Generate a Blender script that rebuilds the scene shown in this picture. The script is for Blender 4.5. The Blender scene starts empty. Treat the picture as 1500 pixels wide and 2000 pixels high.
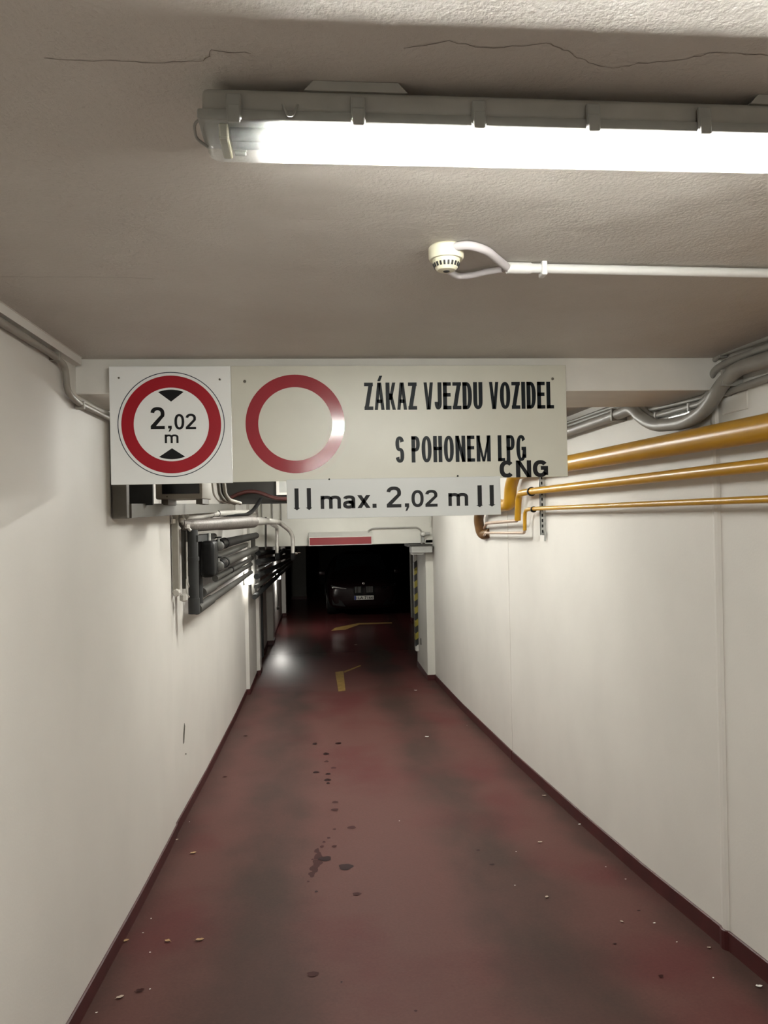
import bpy, bmesh, math, random
from mathutils import Vector, Matrix
random.seed(7)
scene = bpy.context.scene
COL = scene.collection

# ------------------------------------------------------------------ camera
cam_d = bpy.data.cameras.new('camera')
cam_d.sensor_fit = 'VERTICAL'; cam_d.sensor_height = 36.0; cam_d.lens = 27.0
cam_d.clip_start = 0.02; cam_d.clip_end = 200
cam = bpy.data.objects.new('camera', cam_d); COL.objects.link(cam)
_r = [[0.995518, 0.020724, -0.092271], [-0.092209, -0.003929, -0.995732], [-0.020998, 0.999778, -0.002]]
cam.matrix_world = Matrix.Translation((0, 0, 1.74)) @ Matrix(_r).to_4x4()
scene.camera = cam
# ------------------------------------------------------------------ world, exposure
w = bpy.data.worlds.new('world'); scene.world = w; w.use_nodes = True
w.node_tree.nodes['Background'].inputs[0].default_value = (0.5, 0.55, 0.6, 1)
w.node_tree.nodes['Background'].inputs[1].default_value = 0.0
vs = scene.view_settings
vs.view_transform = 'Standard'; vs.look = 'None'; vs.gamma = 1.0; vs.use_curve_mapping = False
vs.exposure = 0.0
TUBE_STRENGTH = 365.0
WALL_LAMP_STRENGTH = 48.0
try:
    scene.cycles.max_bounces = 7; scene.cycles.diffuse_bounces = 4; scene.cycles.transparent_max_bounces = 8; scene.cycles.adaptive_threshold = 0.03
    scene.cycles.sample_clamp_indirect = 6.0; scene.cycles.caustics_reflective = False; scene.cycles.caustics_refractive = False
except Exception:
    pass

# ------------------------------------------------------------------ materials
def _nt(name):
    m = bpy.data.materials.new(name); m.use_nodes = True
    nt = m.node_tree; b = nt.nodes['Principled BSDF']
    return m, nt, b

def mat(name, col, rough=0.5, metal=0.0, var=0.0, vscale=8.0, bump=0.0, bscale=60.0, spec=0.5, emit=None, coat=0.0, detail=4.0):
    m, nt, b = _nt(name)
    b.inputs['Base Color'].default_value = (*col, 1); b.inputs['Roughness'].default_value = rough
    b.inputs['Metallic'].default_value = metal; b.inputs['Specular IOR Level'].default_value = spec
    b.inputs['Coat Weight'].default_value = coat
    if emit:
        b.inputs['Emission Color'].default_value = (*emit[0], 1); b.inputs['Emission Strength'].default_value = emit[1]
    tc = nt.nodes.new('ShaderNodeTexCoord')
    if var > 0:
        n = nt.nodes.new('ShaderNodeTexNoise'); n.inputs['Scale'].default_value = vscale; n.inputs['Detail'].default_value = detail
        nt.links.new(tc.outputs['Object'], n.inputs['Vector'])
        r = nt.nodes.new('ShaderNodeMapRange'); r.inputs['From Min'].default_value = 0.3; r.inputs['From Max'].default_value = 0.7
        r.inputs['To Min'].default_value = 1 - var; r.inputs['To Max'].default_value = 1 + var
        nt.links.new(n.outputs['Fac'], r.inputs['Value'])
        mx = nt.nodes.new('ShaderNodeVectorMath'); mx.operation = 'SCALE'; mx.inputs[0].default_value = col
        nt.links.new(r.outputs['Result'], mx.inputs['Scale']); nt.links.new(mx.outputs['Vector'], b.inputs['Base Color'])
    if bump > 0:
        n2 = nt.nodes.new('ShaderNodeTexNoise'); n2.inputs['Scale'].default_value = bscale; n2.inputs['Detail'].default_value = 5
        nt.links.new(tc.outputs['Object'], n2.inputs['Vector'])
        bp = nt.nodes.new('ShaderNodeBump'); bp.inputs['Strength'].default_value = bump; bp.inputs['Distance'].default_value = 0.004
        nt.links.new(n2.outputs['Fac'], bp.inputs['Height']); nt.links.new(bp.outputs['Normal'], b.inputs['Normal'])
    return m

def floor_material():
    m, nt, b = _nt('red_floor_paint'); L = nt.links.new; N = nt.nodes.new
    tc = N('ShaderNodeTexCoord'); sep = N('ShaderNodeSeparateXYZ'); L(tc.outputs['Object'], sep.inputs[0])
    # wobble x by noise so the worn wheel tracks have soft uneven edges
    nz = N('ShaderNodeTexNoise'); nz.inputs['Scale'].default_value = 1.6; nz.inputs['Detail'].default_value = 5
    L(tc.outputs['Object'], nz.inputs['Vector'])
    def math_(op, a, c=None, d=None, clamp=False):
        n = N('ShaderNodeMath'); n.operation = op; n.use_clamp = clamp
        for i, v in enumerate((a, c, d)):
            if v is None: continue
            if isinstance(v, (int, float)): n.inputs[i].default_value = v
            else: L(v, n.inputs[i])
        return n.outputs[0]
    wob = math_('MULTIPLY_ADD', nz.outputs['Fac'], 0.5, -0.25)
    x = math_('ADD', sep.outputs['X'], wob)
    def band(c, wd):
        d = math_('ABSOLUTE', math_('SUBTRACT', x, c))
        n = N('ShaderNodeMapRange'); n.interpolation_type = 'SMOOTHSTEP'
        n.inputs['From Min'].default_value = wd; n.inputs['From Max'].default_value = wd * 0.15
        L(d, n.inputs['Value']); return n.outputs['Result']
    t1 = band(-0.36, 0.42); t2 = band(1.12, 0.42); t3 = band(1.98, 0.30); t4 = band(-1.1, 0.34)
    tr = math_('MAXIMUM', math_('MAXIMUM', t1, t2), math_('MAXIMUM', t3, math_('MULTIPLY', t4, 0.8)))
    mp = N('ShaderNodeMapping'); mp.inputs['Scale'].default_value = (1.1, 0.45, 1); L(tc.outputs['Object'], mp.inputs['Vector'])
    n2 = N('ShaderNodeTexNoise'); n2.inputs['Scale'].default_value = 1.7; n2.inputs['Detail'].default_value = 7; n2.inputs['Roughness'].default_value = 0.6
    L(mp.outputs['Vector'], n2.inputs['Vector'])
    mr = N('ShaderNodeMapRange'); mr.inputs['From Min'].default_value = 0.33; mr.inputs['From Max'].default_value = 0.62
    L(n2.outputs['Fac'], mr.inputs['Value'])
    tr2 = math_('MULTIPLY', tr, math_('MULTIPLY_ADD', mr.outputs['Result'], 0.55, 0.45), None, True)
    # three paint tones: worn pinkish, deep red patches, grey-brown rubbed tracks
    mixa = N('ShaderNodeMix'); mixa.data_type = 'RGBA'; mixa.inputs['A'].default_value = (0.098, 0.043, 0.037, 1); mixa.inputs['B'].default_value = (0.088, 0.023, 0.023, 1)
    n3 = N('ShaderNodeTexNoise'); n3.inputs['Scale'].default_value = 0.9; n3.inputs['Detail'].default_value = 6; L(tc.outputs['Object'], n3.inputs['Vector'])
    r3 = N('ShaderNodeMapRange'); r3.inputs['From Min'].default_value = 0.50; r3.inputs['From Max'].default_value = 0.66; L(n3.outputs['Fac'], r3.inputs['Value'])
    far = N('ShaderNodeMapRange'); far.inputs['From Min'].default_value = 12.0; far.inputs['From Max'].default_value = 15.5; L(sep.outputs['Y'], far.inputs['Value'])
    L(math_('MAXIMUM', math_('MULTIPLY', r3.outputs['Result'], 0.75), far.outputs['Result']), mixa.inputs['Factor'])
    mixb = N('ShaderNodeMix'); mixb.data_type = 'RGBA'; mixb.inputs['B'].default_value = (0.041, 0.026, 0.021, 1)
    L(math_('MULTIPLY', tr2, 0.85), mixb.inputs['Factor']); L(mixa.outputs['Result'], mixb.inputs['A'])
    last = mixb.outputs['Result']
    for (cx, cy), rx, ry, col_, am in [((0.056, 15.673), .20, 1.2, (0.050, 0.042, 0.034, 1), .8), ((-0.281, 14.646), .16, .9, (0.046, 0.040, 0.032, 1), .7), ((1.257, 15.076), .28, 1.2, (0.050, 0.042, 0.034, 1), .7), ((1.225, 13.656), .45, .55, (0.040, 0.024, 0.022, 1), .8)]:
        dx = math_('DIVIDE', math_('SUBTRACT', x, cx), rx); dy = math_('DIVIDE', math_('SUBTRACT', sep.outputs['Y'], cy), ry)
        d2 = math_('ADD', math_('MULTIPLY', dx, dx), math_('MULTIPLY', dy, dy))
        f = N('ShaderNodeMapRange'); f.interpolation_type = 'SMOOTHSTEP'; f.inputs['From Min'].default_value = 1.0; f.inputs['From Max'].default_value = 0.25; f.inputs['To Max'].default_value = am; L(math_('ADD', d2, math_('MULTIPLY_ADD', n2.outputs['Fac'], 1.2, -0.6)), f.inputs['Value'])
        mp_ = N('ShaderNodeMix'); mp_.data_type = 'RGBA'; mp_.inputs['B'].default_value = col_; L(last, mp_.inputs['A']); L(f.outputs['Result'], mp_.inputs['Factor']); last = mp_.outputs['Result']
    n4 = N('ShaderNodeTexNoise'); n4.inputs['Scale'].default_value = 70; n4.inputs['Detail'].default_value = 4; L(tc.outputs['Object'], n4.inputs['Vector'])
    sc = N('ShaderNodeVectorMath'); sc.operation = 'SCALE'; L(last, sc.inputs[0])
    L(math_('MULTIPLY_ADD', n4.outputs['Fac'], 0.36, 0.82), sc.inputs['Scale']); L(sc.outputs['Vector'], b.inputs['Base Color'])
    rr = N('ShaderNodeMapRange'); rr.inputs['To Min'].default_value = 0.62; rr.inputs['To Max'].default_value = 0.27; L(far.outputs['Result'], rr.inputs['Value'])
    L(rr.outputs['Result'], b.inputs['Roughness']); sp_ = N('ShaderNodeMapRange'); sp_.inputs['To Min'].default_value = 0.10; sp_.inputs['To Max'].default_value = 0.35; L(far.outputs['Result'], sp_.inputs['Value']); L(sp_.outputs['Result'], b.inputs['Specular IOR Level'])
    bp = N('ShaderNodeBump'); bp.inputs['Strength'].default_value = 0.12; bp.inputs['Distance'].default_value = 0.003
    L(n4.outputs['Fac'], bp.inputs['Height']); L(bp.outputs['Normal'], b.inputs['Normal'])
    return m

def stucco_material():
    m, nt, b = _nt('ceiling_stucco'); L = nt.links.new; N = nt.nodes.new
    tc = N('ShaderNodeTexCoord')
    n1 = N('ShaderNodeTexNoise'); n1.inputs['Scale'].default_value = 1.3; n1.inputs['Detail'].default_value = 5; L(tc.outputs['Object'], n1.inputs['Vector'])
    cr = N('ShaderNodeValToRGB'); cr.color_ramp.elements[0].position = 0.35; cr.color_ramp.elements[1].position = 0.68
    cr.color_ramp.elements[0].color = (0.50, 0.468, 0.425, 1); cr.color_ramp.elements[1].color = (0.57, 0.54, 0.495, 1)
    L(n1.outputs['Fac'], cr.inputs['Fac']); L(cr.outputs['Color'], b.inputs['Base Color'])
    b.inputs['Roughness'].default_value = 0.55; b.inputs['Specular IOR Level'].default_value = 0.3
    n2 = N('ShaderNodeTexNoise'); n2.inputs['Scale'].default_value = 110; n2.inputs['Detail'].default_value = 3; L(tc.outputs['Object'], n2.inputs['Vector'])
    n3 = N('ShaderNodeTexNoise'); n3.inputs['Scale'].default_value = 4.5; n3.inputs['Detail'].default_value = 3; L(tc.outputs['Object'], n3.inputs['Vector'])
    b1 = N('ShaderNodeBump'); b1.inputs['Strength'].default_value = 0.6; b1.inputs['Distance'].default_value = 0.004; L(n2.outputs['Fac'], b1.inputs['Height'])
    b2 = N('ShaderNodeBump'); b2.inputs['Strength'].default_value = 0.35; b2.inputs['Distance'].default_value = 0.03; L(n3.outputs['Fac'], b2.inputs['Height'])
    L(b1.outputs['Normal'], b2.inputs['Normal']); L(b2.outputs['Normal'], b.inputs['Normal'])
    return m

def lens_material():
    m = bpy.data.materials.new('clear_prismatic_lens'); m.use_nodes = True; nt = m.node_tree; nt.nodes.clear(); N = nt.nodes.new; L = nt.links.new
    out = N('ShaderNodeOutputMaterial'); tr = N('ShaderNodeBsdfTransparent'); tr.inputs[0].default_value = (0.97, 0.98, 0.97, 1)
    tl = N('ShaderNodeBsdfTranslucent'); tl.inputs[0].default_value = (0.9, 0.92, 0.9, 1)
    gl = N('ShaderNodeBsdfGlossy'); gl.inputs['Roughness'].default_value = 0.15
    tc = N('ShaderNodeTexCoord'); wv = N('ShaderNodeTexNoise'); wv.inputs['Scale'].default_value = 9; L(tc.outputs['Object'], wv.inputs['Vector'])
    mr = N('ShaderNodeMapRange'); mr.inputs['To Min'].default_value = 0.05; mr.inputs['To Max'].default_value = 0.08; L(wv.outputs['Fac'], mr.inputs['Value'])
    m1 = N('ShaderNodeMixShader'); L(mr.outputs['Result'], m1.inputs[0]); L(tr.outputs[0], m1.inputs[1]); L(tl.outputs[0], m1.inputs[2])
    m2 = N('ShaderNodeMixShader'); m2.inputs[0].default_value = 0.06; L(m1.outputs[0], m2.inputs[1]); L(gl.outputs[0], m2.inputs[2]); L(m2.outputs[0], out.inputs[0])
    return m

M = dict(
    wall=mat('white_wall_paint', (0.645, 0.622, 0.578), 0.55, var=0.035, vscale=1.7, bump=0.10, bscale=90, spec=0.3),
    ceiling=stucco_material(), floor=floor_material(),
    beam=mat('beam_paint', (0.70, 0.68, 0.63), 0.6, var=0.04, vscale=6, bump=0.15, bscale=60),
    base=mat('dark_red_skirting_paint', (0.052, 0.0085, 0.0085), 0.5, var=0.25, vscale=7),
    jamb=mat('grey_white_pilaster_paint', (0.60, 0.59, 0.535), 0.6, var=0.03, vscale=3),
    dark=mat('gloom_dark_concrete', (0.06, 0.058, 0.052), 0.8, var=0.15, vscale=2),  # colour darkened to stand in for the garage's lack of light
    crack=mat('dark_crack_line', (0.24, 0.215, 0.185), 0.9, var=0.2, vscale=30),
    housing=mat('grey_lamp_housing', (0.30, 0.29, 0.26), 0.5, var=0.10, vscale=14),
    clip=mat('grey_lamp_clip', (0.26, 0.26, 0.24), 0.45, var=0.08, vscale=20),
    lens=lens_material(),
    reflector=mat('white_lamp_tray', (0.8, 0.8, 0.78), 0.4, var=0.02),
    endcap=mat('tube_end_metal', (0.10, 0.10, 0.10), 0.5, metal=0.3, var=0.1, vscale=40),
    holder=mat('yellowed_lampholder', (0.25, 0.235, 0.15), 0.5, var=0.06),
    tube=mat('fluorescent_tube_glow', (0.9, 0.9, 0.9), 0.3, emit=((1.0, 0.985, 0.93), TUBE_STRENGTH)),
    lampglow_far=mat('far_wall_lamp_glow', (0.9, 0.9, 0.9), 0.3, emit=((1.0, 0.97, 0.90), WALL_LAMP_STRENGTH * 5.0)),
    lampglow=mat('wall_lamp_glow', (0.9, 0.9, 0.9), 0.3, emit=((1.0, 0.97, 0.90), WALL_LAMP_STRENGTH)),
    cream=mat('cream_plastic', (0.68, 0.65, 0.50), 0.4, var=0.03),
    vent=mat('black_slot', (0.02, 0.02, 0.02), 0.6, var=0.1),
    whiteplastic=mat('white_plastic_conduit', (0.66, 0.655, 0.63), 0.4, var=0.02),
    greyflex=mat('pale_flexible_conduit', (0.56, 0.53, 0.54), 0.45, var=0.03),
    signwhite=mat('white_sign_panel', (0.59, 0.605, 0.59), 0.35, var=0.015, vscale=3, spec=0.35),
    signcream=mat('cream_metal_sign_panel', (0.58, 0.57, 0.49), 0.34, var=0.03, vscale=5, spec=0.4),
    signred=mat('traffic_red_film', (0.33, 0.004, 0.014), 0.4, var=0.03, vscale=9, spec=0.3),
    signred2=mat('faded_red_film', (0.30, 0.028, 0.040), 0.13, var=0.04, vscale=9, spec=0.5),
    signblack=mat('black_sign_print', (0.006, 0.006, 0.007), 0.5, var=0.05, spec=0.2),
    signgrey=mat('dark_grey_letter_film', (0.010, 0.013, 0.016), 0.35, var=0.05, spec=0.10),
    navy=mat('navy_line_print', (0.015, 0.03, 0.05), 0.4, var=0.03),
    screw=mat('dull_screw_metal', (0.10, 0.09, 0.07), 0.4, metal=0.6, var=0.1),
    conduit=mat('grey_painted_conduit', (0.27, 0.26, 0.235), 0.45, var=0.08, vscale=12),
    conduit_l=mat('beige_grey_conduit', (0.27, 0.25, 0.215), 0.5, var=0.06, vscale=12),
    steel=mat('galvanised_steel', (0.50, 0.51, 0.50), 0.35, metal=0.85, var=0.15, vscale=25),
    gas=mat('ochre_gas_pipe_paint', (0.47, 0.245, 0.014), 0.33, var=0.06, vscale=9, spec=0.3),
    copper=mat('dusty_copper_tube', (0.48, 0.36, 0.27), 0.4, metal=0.4, var=0.08, vscale=20),
    brown=mat('brown_primer_pipe', (0.12, 0.06, 0.02), 0.4, var=0.15, vscale=20),
    bracket=mat('beige_steel_bracket', (0.105, 0.095, 0.077), 0.5, var=0.06, vscale=10),
    unit=mat('beige_enamel_unit', (0.26, 0.24, 0.20), 0.45, var=0.04, vscale=8),
    blackglass=mat('black_window', (0.006, 0.006, 0.008), 0.25, var=0.1),
    foil_dull=mat('dusty_aluminium_foil', (0.15, 0.132, 0.118), 0.5, metal=0.35, var=0.15, vscale=18, bump=0.9, bscale=45),
    foil=mat('crinkled_aluminium_foil', (0.62, 0.60, 0.56), 0.38, metal=0.75, var=0.12, vscale=18, bump=0.9, bscale=45),
    tape=mat('white_wrap_tape', (0.46, 0.44, 0.40), 0.5, var=0.06, vscale=15, bump=0.3, bscale=40),
    darkpipe=mat('charcoal_pipe_insulation', (0.028, 0.029, 0.029), 0.55, var=0.15, vscale=10, spec=0.3),
    greypipe=mat('grey_pipe_insulation', (0.062, 0.060, 0.054), 0.5, var=0.12, vscale=10, spec=0.35),
    lightpipe=mat('light_grey_pipe', (0.15, 0.148, 0.135), 0.5, var=0.1, vscale=10),
    signwhite2=mat('bright_white_sign_panel', (0.82, 0.835, 0.82), 0.4, var=0.015, vscale=3, spec=0.3),
    valvegrey=mat('dusty_valve_metal', (0.10, 0.098, 0.09), 0.45, metal=0.3, var=0.2, vscale=30),
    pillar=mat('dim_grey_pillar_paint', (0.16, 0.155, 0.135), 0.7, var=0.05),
    soffit=mat('black_sheet_and_shade', (0.014, 0.012, 0.009), 0.5, var=0.15, vscale=5),  # shade of the far beam put into black; small black parts share it
    hose=mat('dark_red_hose', (0.05, 0.012, 0.01), 0.4, var=0.2, vscale=20),
    black=mat('black_rubber', (0.008, 0.008, 0.008), 0.5, var=0.2, vscale=20, spec=0.15),
    redface=mat('red_acrylic_face', (0.20, 0.009, 0.013), 0.4, var=0.05, vscale=6),
    boxwhite=mat('white_sheet_box', (0.55, 0.54, 0.50), 0.5, var=0.03),
    motor=mat('grey_motor_box', (0.33, 0.33, 0.31), 0.45, var=0.06),
    hazy=mat('hazard_yellow', (0.24, 0.20, 0.02), 0.5, var=0.12, vscale=15),
    hazk=mat('hazard_black', (0.01, 0.01, 0.01), 0.5, var=0.2, vscale=15),
    floory=mat('worn_yellow_floor_paint', (0.25, 0.155, 0.04), 0.5, var=0.25, vscale=12),
    floorp=mat('grey_worn_patch', (0.055, 0.046, 0.036), 0.5, var=0.25, vscale=5, spec=0.15),
    floorp2=mat('dark_worn_patch', (0.042, 0.020, 0.019), 0.5, var=0.25, vscale=4, spec=0.15),
    stain=mat('wet_oil_stain', (0.015, 0.0030, 0.0030), 0.5, var=0.1, vscale=20, spec=0.06),
    stain2=mat('dried_oil_stain', (0.042, 0.014, 0.013), 0.6, var=0.12, vscale=20, spec=0.06),
    leaf=mat('dry_leaf', (0.36, 0.22, 0.10), 0.7, var=0.25, vscale=60),
    leafp=mat('pale_dry_scrap', (0.42, 0.33, 0.26), 0.7, var=0.2, vscale=60),
    chip=mat('white_paint_chip', (0.7, 0.67, 0.62), 0.6, var=0.05, vscale=60),
    scuff=mat('dark_scuff', (0.10, 0.095, 0.075), 0.8, var=0.4, vscale=50),
    carpaint=mat('dark_car_paint', (0.006, 0.0015, 0.002), 0.3, var=0.05, spec=0.25),
    carglass=mat('car_glass', (0.006, 0.007, 0.008), 0.05, var=0.02),
    chrome=mat('bright_trim', (0.7, 0.7, 0.68), 0.15, metal=1.0, var=0.03),
    plate=mat('white_plate', (0.72, 0.72, 0.66), 0.4, var=0.03),
    blue=mat('plate_blue_band', (0.01, 0.03, 0.22), 0.4, var=0.03),
)

# ------------------------------------------------------------------ builders
LOC = {}
def tag(o, label=None, cat=None, group=None, kind=None):
    if label: o['label'] = label
    if cat: o['category'] = cat
    if group: o['group'] = group
    if kind: o['kind'] = kind
    return o

def empty(name, loc, label, cat, group=None):
    o = bpy.data.objects.new(name, None); COL.objects.link(o); o.location = loc; o.empty_display_size = 0.05
    LOC[o] = Vector(loc); return tag(o, label, cat, group)

def fillet(pts, r, n=6):
    pts = [Vector(p) for p in pts]
    if r <= 0 or len(pts) < 3: return pts
    out = [pts[0]]
    for a, p, c in zip(pts, pts[1:], pts[2:]):
        d1 = a - p; d2 = c - p; k = min(r, d1.length * 0.45, d2.length * 0.45)
        s = p + d1.normalized() * k; e = p + d2.normalized() * k
        for i in range(n + 1):
            t = i / n; out.append((1 - t) ** 2 * s + 2 * t * (1 - t) * p + t * t * e)
    out.append(pts[-1]); return out

class B:
    def __init__(s): s.bm = bmesh.new()
    def box(s, lo, hi, bevel=0.0, seg=2):
        t = bmesh.new(); bmesh.ops.create_cube(t, size=1.0)
        c = [(a + b) / 2 for a, b in zip(lo, hi)]; d = [b - a for a, b in zip(lo, hi)]
        for v in t.verts: v.co = Vector([c[i] + v.co[i] * d[i] for i in range(3)])
        if bevel > 0: bmesh.ops.bevel(t, geom=list(t.edges), offset=bevel, segments=seg, affect='EDGES', profile=0.5)
        s._merge(t); return s
    def _merge(s, t, mtx=None):
        me = bpy.data.meshes.new('tmp'); t.to_mesh(me); t.free()
        if mtx: me.transform(mtx)
        s.bm.from_mesh(me); bpy.data.meshes.remove(me)
    def tube(s, pts, r, seg=14, fil=0.0, cap=True, n=6):
        pts = fillet(pts, fil, n); rad = r if callable(r) else (lambda t: r)
        N = len(pts); rings = []; up = None
        for i, p in enumerate(pts):
            d = (pts[min(i + 1, N - 1)] - pts[max(i - 1, 0)]).normalized()
            if up is None:
                up = Vector((0, 0, 1)) if abs(d.z) < 0.9 else Vector((1, 0, 0))
            u = (up - d * up.dot(d)).normalized(); v = d.cross(u); up = u
            rr = rad(i / max(N - 1, 1))
            rings.append([s.bm.verts.new(p + rr * (math.cos(2 * math.pi * k / seg) * u + math.sin(2 * math.pi * k / seg) * v)) for k in range(seg)])
        for a, b in zip(rings, rings[1:]):
            for k in range(seg): s.bm.faces.new((a[k], a[(k + 1) % seg], b[(k + 1) % seg], b[k]))
        if cap: s.bm.faces.new(rings[0][::-1]); s.bm.faces.new(rings[-1])
        return s
    def bar(s, p0, p1, wd, ht, roll=Vector((0, 0, 1))):
        p0, p1 = Vector(p0), Vector(p1); d = (p1 - p0).normalized(); u = (roll - d * roll.dot(d)).normalized(); v = d.cross(u)
        vs_ = [s.bm.verts.new(p + a * v * wd / 2 + b * u * ht / 2) for p in (p0, p1) for a, b in ((-1, -1), (1, -1), (1, 1), (-1, 1))]
        for f in ((0, 1, 2, 3), (7, 6, 5, 4), (0, 4, 5, 1), (1, 5, 6, 2), (2, 6, 7, 3), (3, 7, 4, 0)): s.bm.faces.new([vs_[i] for i in f])
        return s
    def lathe(s, prof, origin, seg=28, axis='Z'):
        rings = []; o = Vector(origin)
        for r, h in prof:
            ring = []
            for k in range(seg):
                a = 2 * math.pi * k / seg; x, y = r * math.cos(a), r * math.sin(a)
                q = Vector((x, y, h)) if axis == 'Z' else (Vector((x, h, y)) if axis == 'Y' else Vector((h, x, y)))
                ring.append(s.bm.verts.new(o + q))
            rings.append(ring)
        for a, b in zip(rings, rings[1:]):
            for k in range(seg): s.bm.faces.new((a[k], a[(k + 1) % seg], b[(k + 1) % seg], b[k]))
        s.bm.faces.new(rings[0][::-1]); s.bm.faces.new(rings[-1]); return s
    def prism(s, poly, f, d):
        """poly of 2D points, f maps (a,b) to 3D, d is the extrusion vector"""
        d = Vector(d); A = [s.bm.verts.new(Vector(f(*p))) for p in poly]; C = [s.bm.verts.new(Vector(f(*p)) + d) for p in poly]
        n = len(poly); s.bm.faces.new(A[::-1]); s.bm.faces.new(C)
        for i in range(n): s.bm.faces.new((A[i], A[(i + 1) % n], C[(i + 1) % n], C[i]))
        return s
    def ring(s, c, r0, r1, y, th=0.0008, seg=96):
        """flat annulus in the XZ plane facing -Y"""
        vs_ = []
        for k in range(seg):
            a = 2 * math.pi * k / seg; ca, sa = math.cos(a), math.sin(a)
            vs_.append([s.bm.verts.new((c[0] + r * ca, yy, c[1] + r * sa)) for yy in (y - th, y) for r in (r0, r1)])
        for k in range(seg):
            p, q = vs_[k], vs_[(k + 1) % seg]
            for i, j in ((0, 1), (1, 3), (3, 2), (2, 0)): s.bm.faces.new((p[i], p[j], q[j], q[i]))
        return s
    def build(s, name, m, parent=None, smooth=False, keep=False, angle=0.6):
        bm = s.bm; bmesh.ops.recalc_face_normals(bm, faces=list(bm.faces))
        if parent is not None: off = LOC[parent]
        elif keep: off = Vector((0, 0, 0))
        else:
            xs = [v.co for v in bm.verts]
            off = Vector(((min(c.x for c in xs) + max(c.x for c in xs)) / 2, (min(c.y for c in xs) + max(c.y for c in xs)) / 2, min(c.z for c in xs)))
        for v in bm.verts: v.co -= off
        if smooth:
            for f in bm.faces: f.smooth = True
            for e in bm.edges:
                if len(e.link_faces) == 2 and e.calc_face_angle(0) > angle: e.smooth = False
        me = bpy.data.meshes.new(name); bm.to_mesh(me); bm.free()
        me.materials.append(M[m] if isinstance(m, str) else m)
        o = bpy.data.objects.new(name, me); COL.objects.link(o)
        if parent is not None: o.parent = parent
        else: o.location = off
        LOC[o] = off; return o

def struct(o): o['kind'] = 'structure'; return o

def copy_tree(o, loc=None, parent=None):
    c = o.copy(); COL.objects.link(c); c.parent = parent
    if loc is not None: c.location = loc
    for ch in [x for x in o.children]: copy_tree(ch, None, c)
    return c

def fit_text(name, text, x0, x1, z0, z1, y, m, parent, bold=0.0, th=0.0008):
    cu = bpy.data.curves.new(name, 'FONT'); cu.body = text; cu.size = 1.0; cu.offset = bold; cu.resolution_u = 6
    t = bpy.data.objects.new('tmp_text', cu); COL.objects.link(t)
    bpy.context.view_layer.update()
    me = bpy.data.meshes.new_from_object(t.evaluated_get(bpy.context.evaluated_depsgraph_get()))
    bpy.data.objects.remove(t); bpy.data.curves.remove(cu)
    bm = bmesh.new(); bm.from_mesh(me); bpy.data.meshes.remove(me)
    xs = [v.co.x for v in bm.verts]; ys = [v.co.y for v in bm.verts]
    sx = (x1 - x0) / (max(xs) - min(xs)); sy = (z1 - z0) / (max(ys) - min(ys)); mx, my = min(xs), min(ys)
    for v in bm.verts: v.co = Vector((x0 + (v.co.x - mx) * sx, y, z0 + (v.co.y - my) * sy))
    g = bmesh.ops.extrude_face_region(bm, geom=list(bm.faces))
    for v in g['geom']:
        if isinstance(v, bmesh.types.BMVert): v.co.y -= th
    b = B(); b.bm.free(); b.bm = bm
    return b.build(name, m, parent)

KN = [(-6, 0.0), (-1, 0.0), (0, -0.01), (1.5, -0.155), (3.2, -0.36), (4.5, -0.51), (5.5, -0.603), (7.5, -0.765), (10.3, -0.935), (12.3, -1.012), (13.8, -1.03), (40, -1.03)]
def floor_z(y):
    # smooth interpolation through the ramp's profile knots
    for i in range(len(KN) - 1):
        if y <= KN[i + 1][0] or i == len(KN) - 2:
            (a, za), (b, zb) = KN[i], KN[i + 1]; t = min(max((y - a) / (b - a), 0), 1); return za + (zb - za) * t

# ------------------------------------------------------------------ the setting
LW = [(-1.0, -6), (-1.0, 0), (-1.027, 3.3), (-1.063, 5.85), (-1.067, 5.87), (-1.071, 5.90), (-1.072, 11.95), (-1.02, 11.97), (-1.02, 13.5), (-0.966, 13.52), (-0.966, 13.9), (-1.037, 13.92), (-1.033, 16.7), (-0.895, 16.72), (-0.895, 17.2), (-0.935, 17.22), (-0.90, 21.3), (-0.79, 21.32), (-0.79, 21.9)]
RW = [(1.956, -6), (1.956, 3.535), (1.944, 3.545), (1.940, 3.565), (1.946, 3.59), (1.95, 3.60), (1.95, 7.57), (1.958, 7.575), (1.958, 7.59), (1.95, 7.595), (1.95, 12.5)]

b = B(); NY = 190; ys = [-6 + 20.0 * i / NY for i in range(NY + 1)]; XS = [-1.12, -0.4, 0.4, 1.2, 2.02]
g = [[b.bm.verts.new((x, y, floor_z(y))) for x in XS] for y in ys]
for i in range(NY):
    for j in range(len(XS) - 1): b.bm.faces.new((g[i][j], g[i][j + 1], g[i + 1][j + 1], g[i + 1][j]))
v = [b.bm.verts.new(p) for p in ((-4.5, 14, -1.03), (8, 14, -1.03), (8, 31, -1.03), (-4.5, 31, -1.03))]
b.bm.faces.new([v[0]] + [q for q in g[-1]] + v[1:])
FLOOR = struct(b.build('floor', 'floor', keep=True, smooth=True))

b = B(); b.box((-1.3, -6, 2.45), (2.2, 12.8, 2.6)); CEIL = struct(b.build('ceiling', 'ceiling', keep=True))
def plan_wall(name, line, side, m):
    b = B(); poly = list(line) + [(line[-1][0] + side * 0.25, line[-1][1]), (line[0][0] + side * 0.25 + side * 0.0, line[0][1])]
    b.prism(poly, lambda x, y: (x, y, -1.3), (0, 0, 3.78)); return struct(b.build(name, m, keep=True))
WL = plan_wall('wall_left', LW, -1, 'wall'); WR = plan_wall('wall_right', RW, 1, 'wall')
b = B(); b.box((-1.3, -6.2, -0.3), (2.2, -6, 2.5)); struct(b.build('wall_back', 'wall', keep=True))
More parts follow.
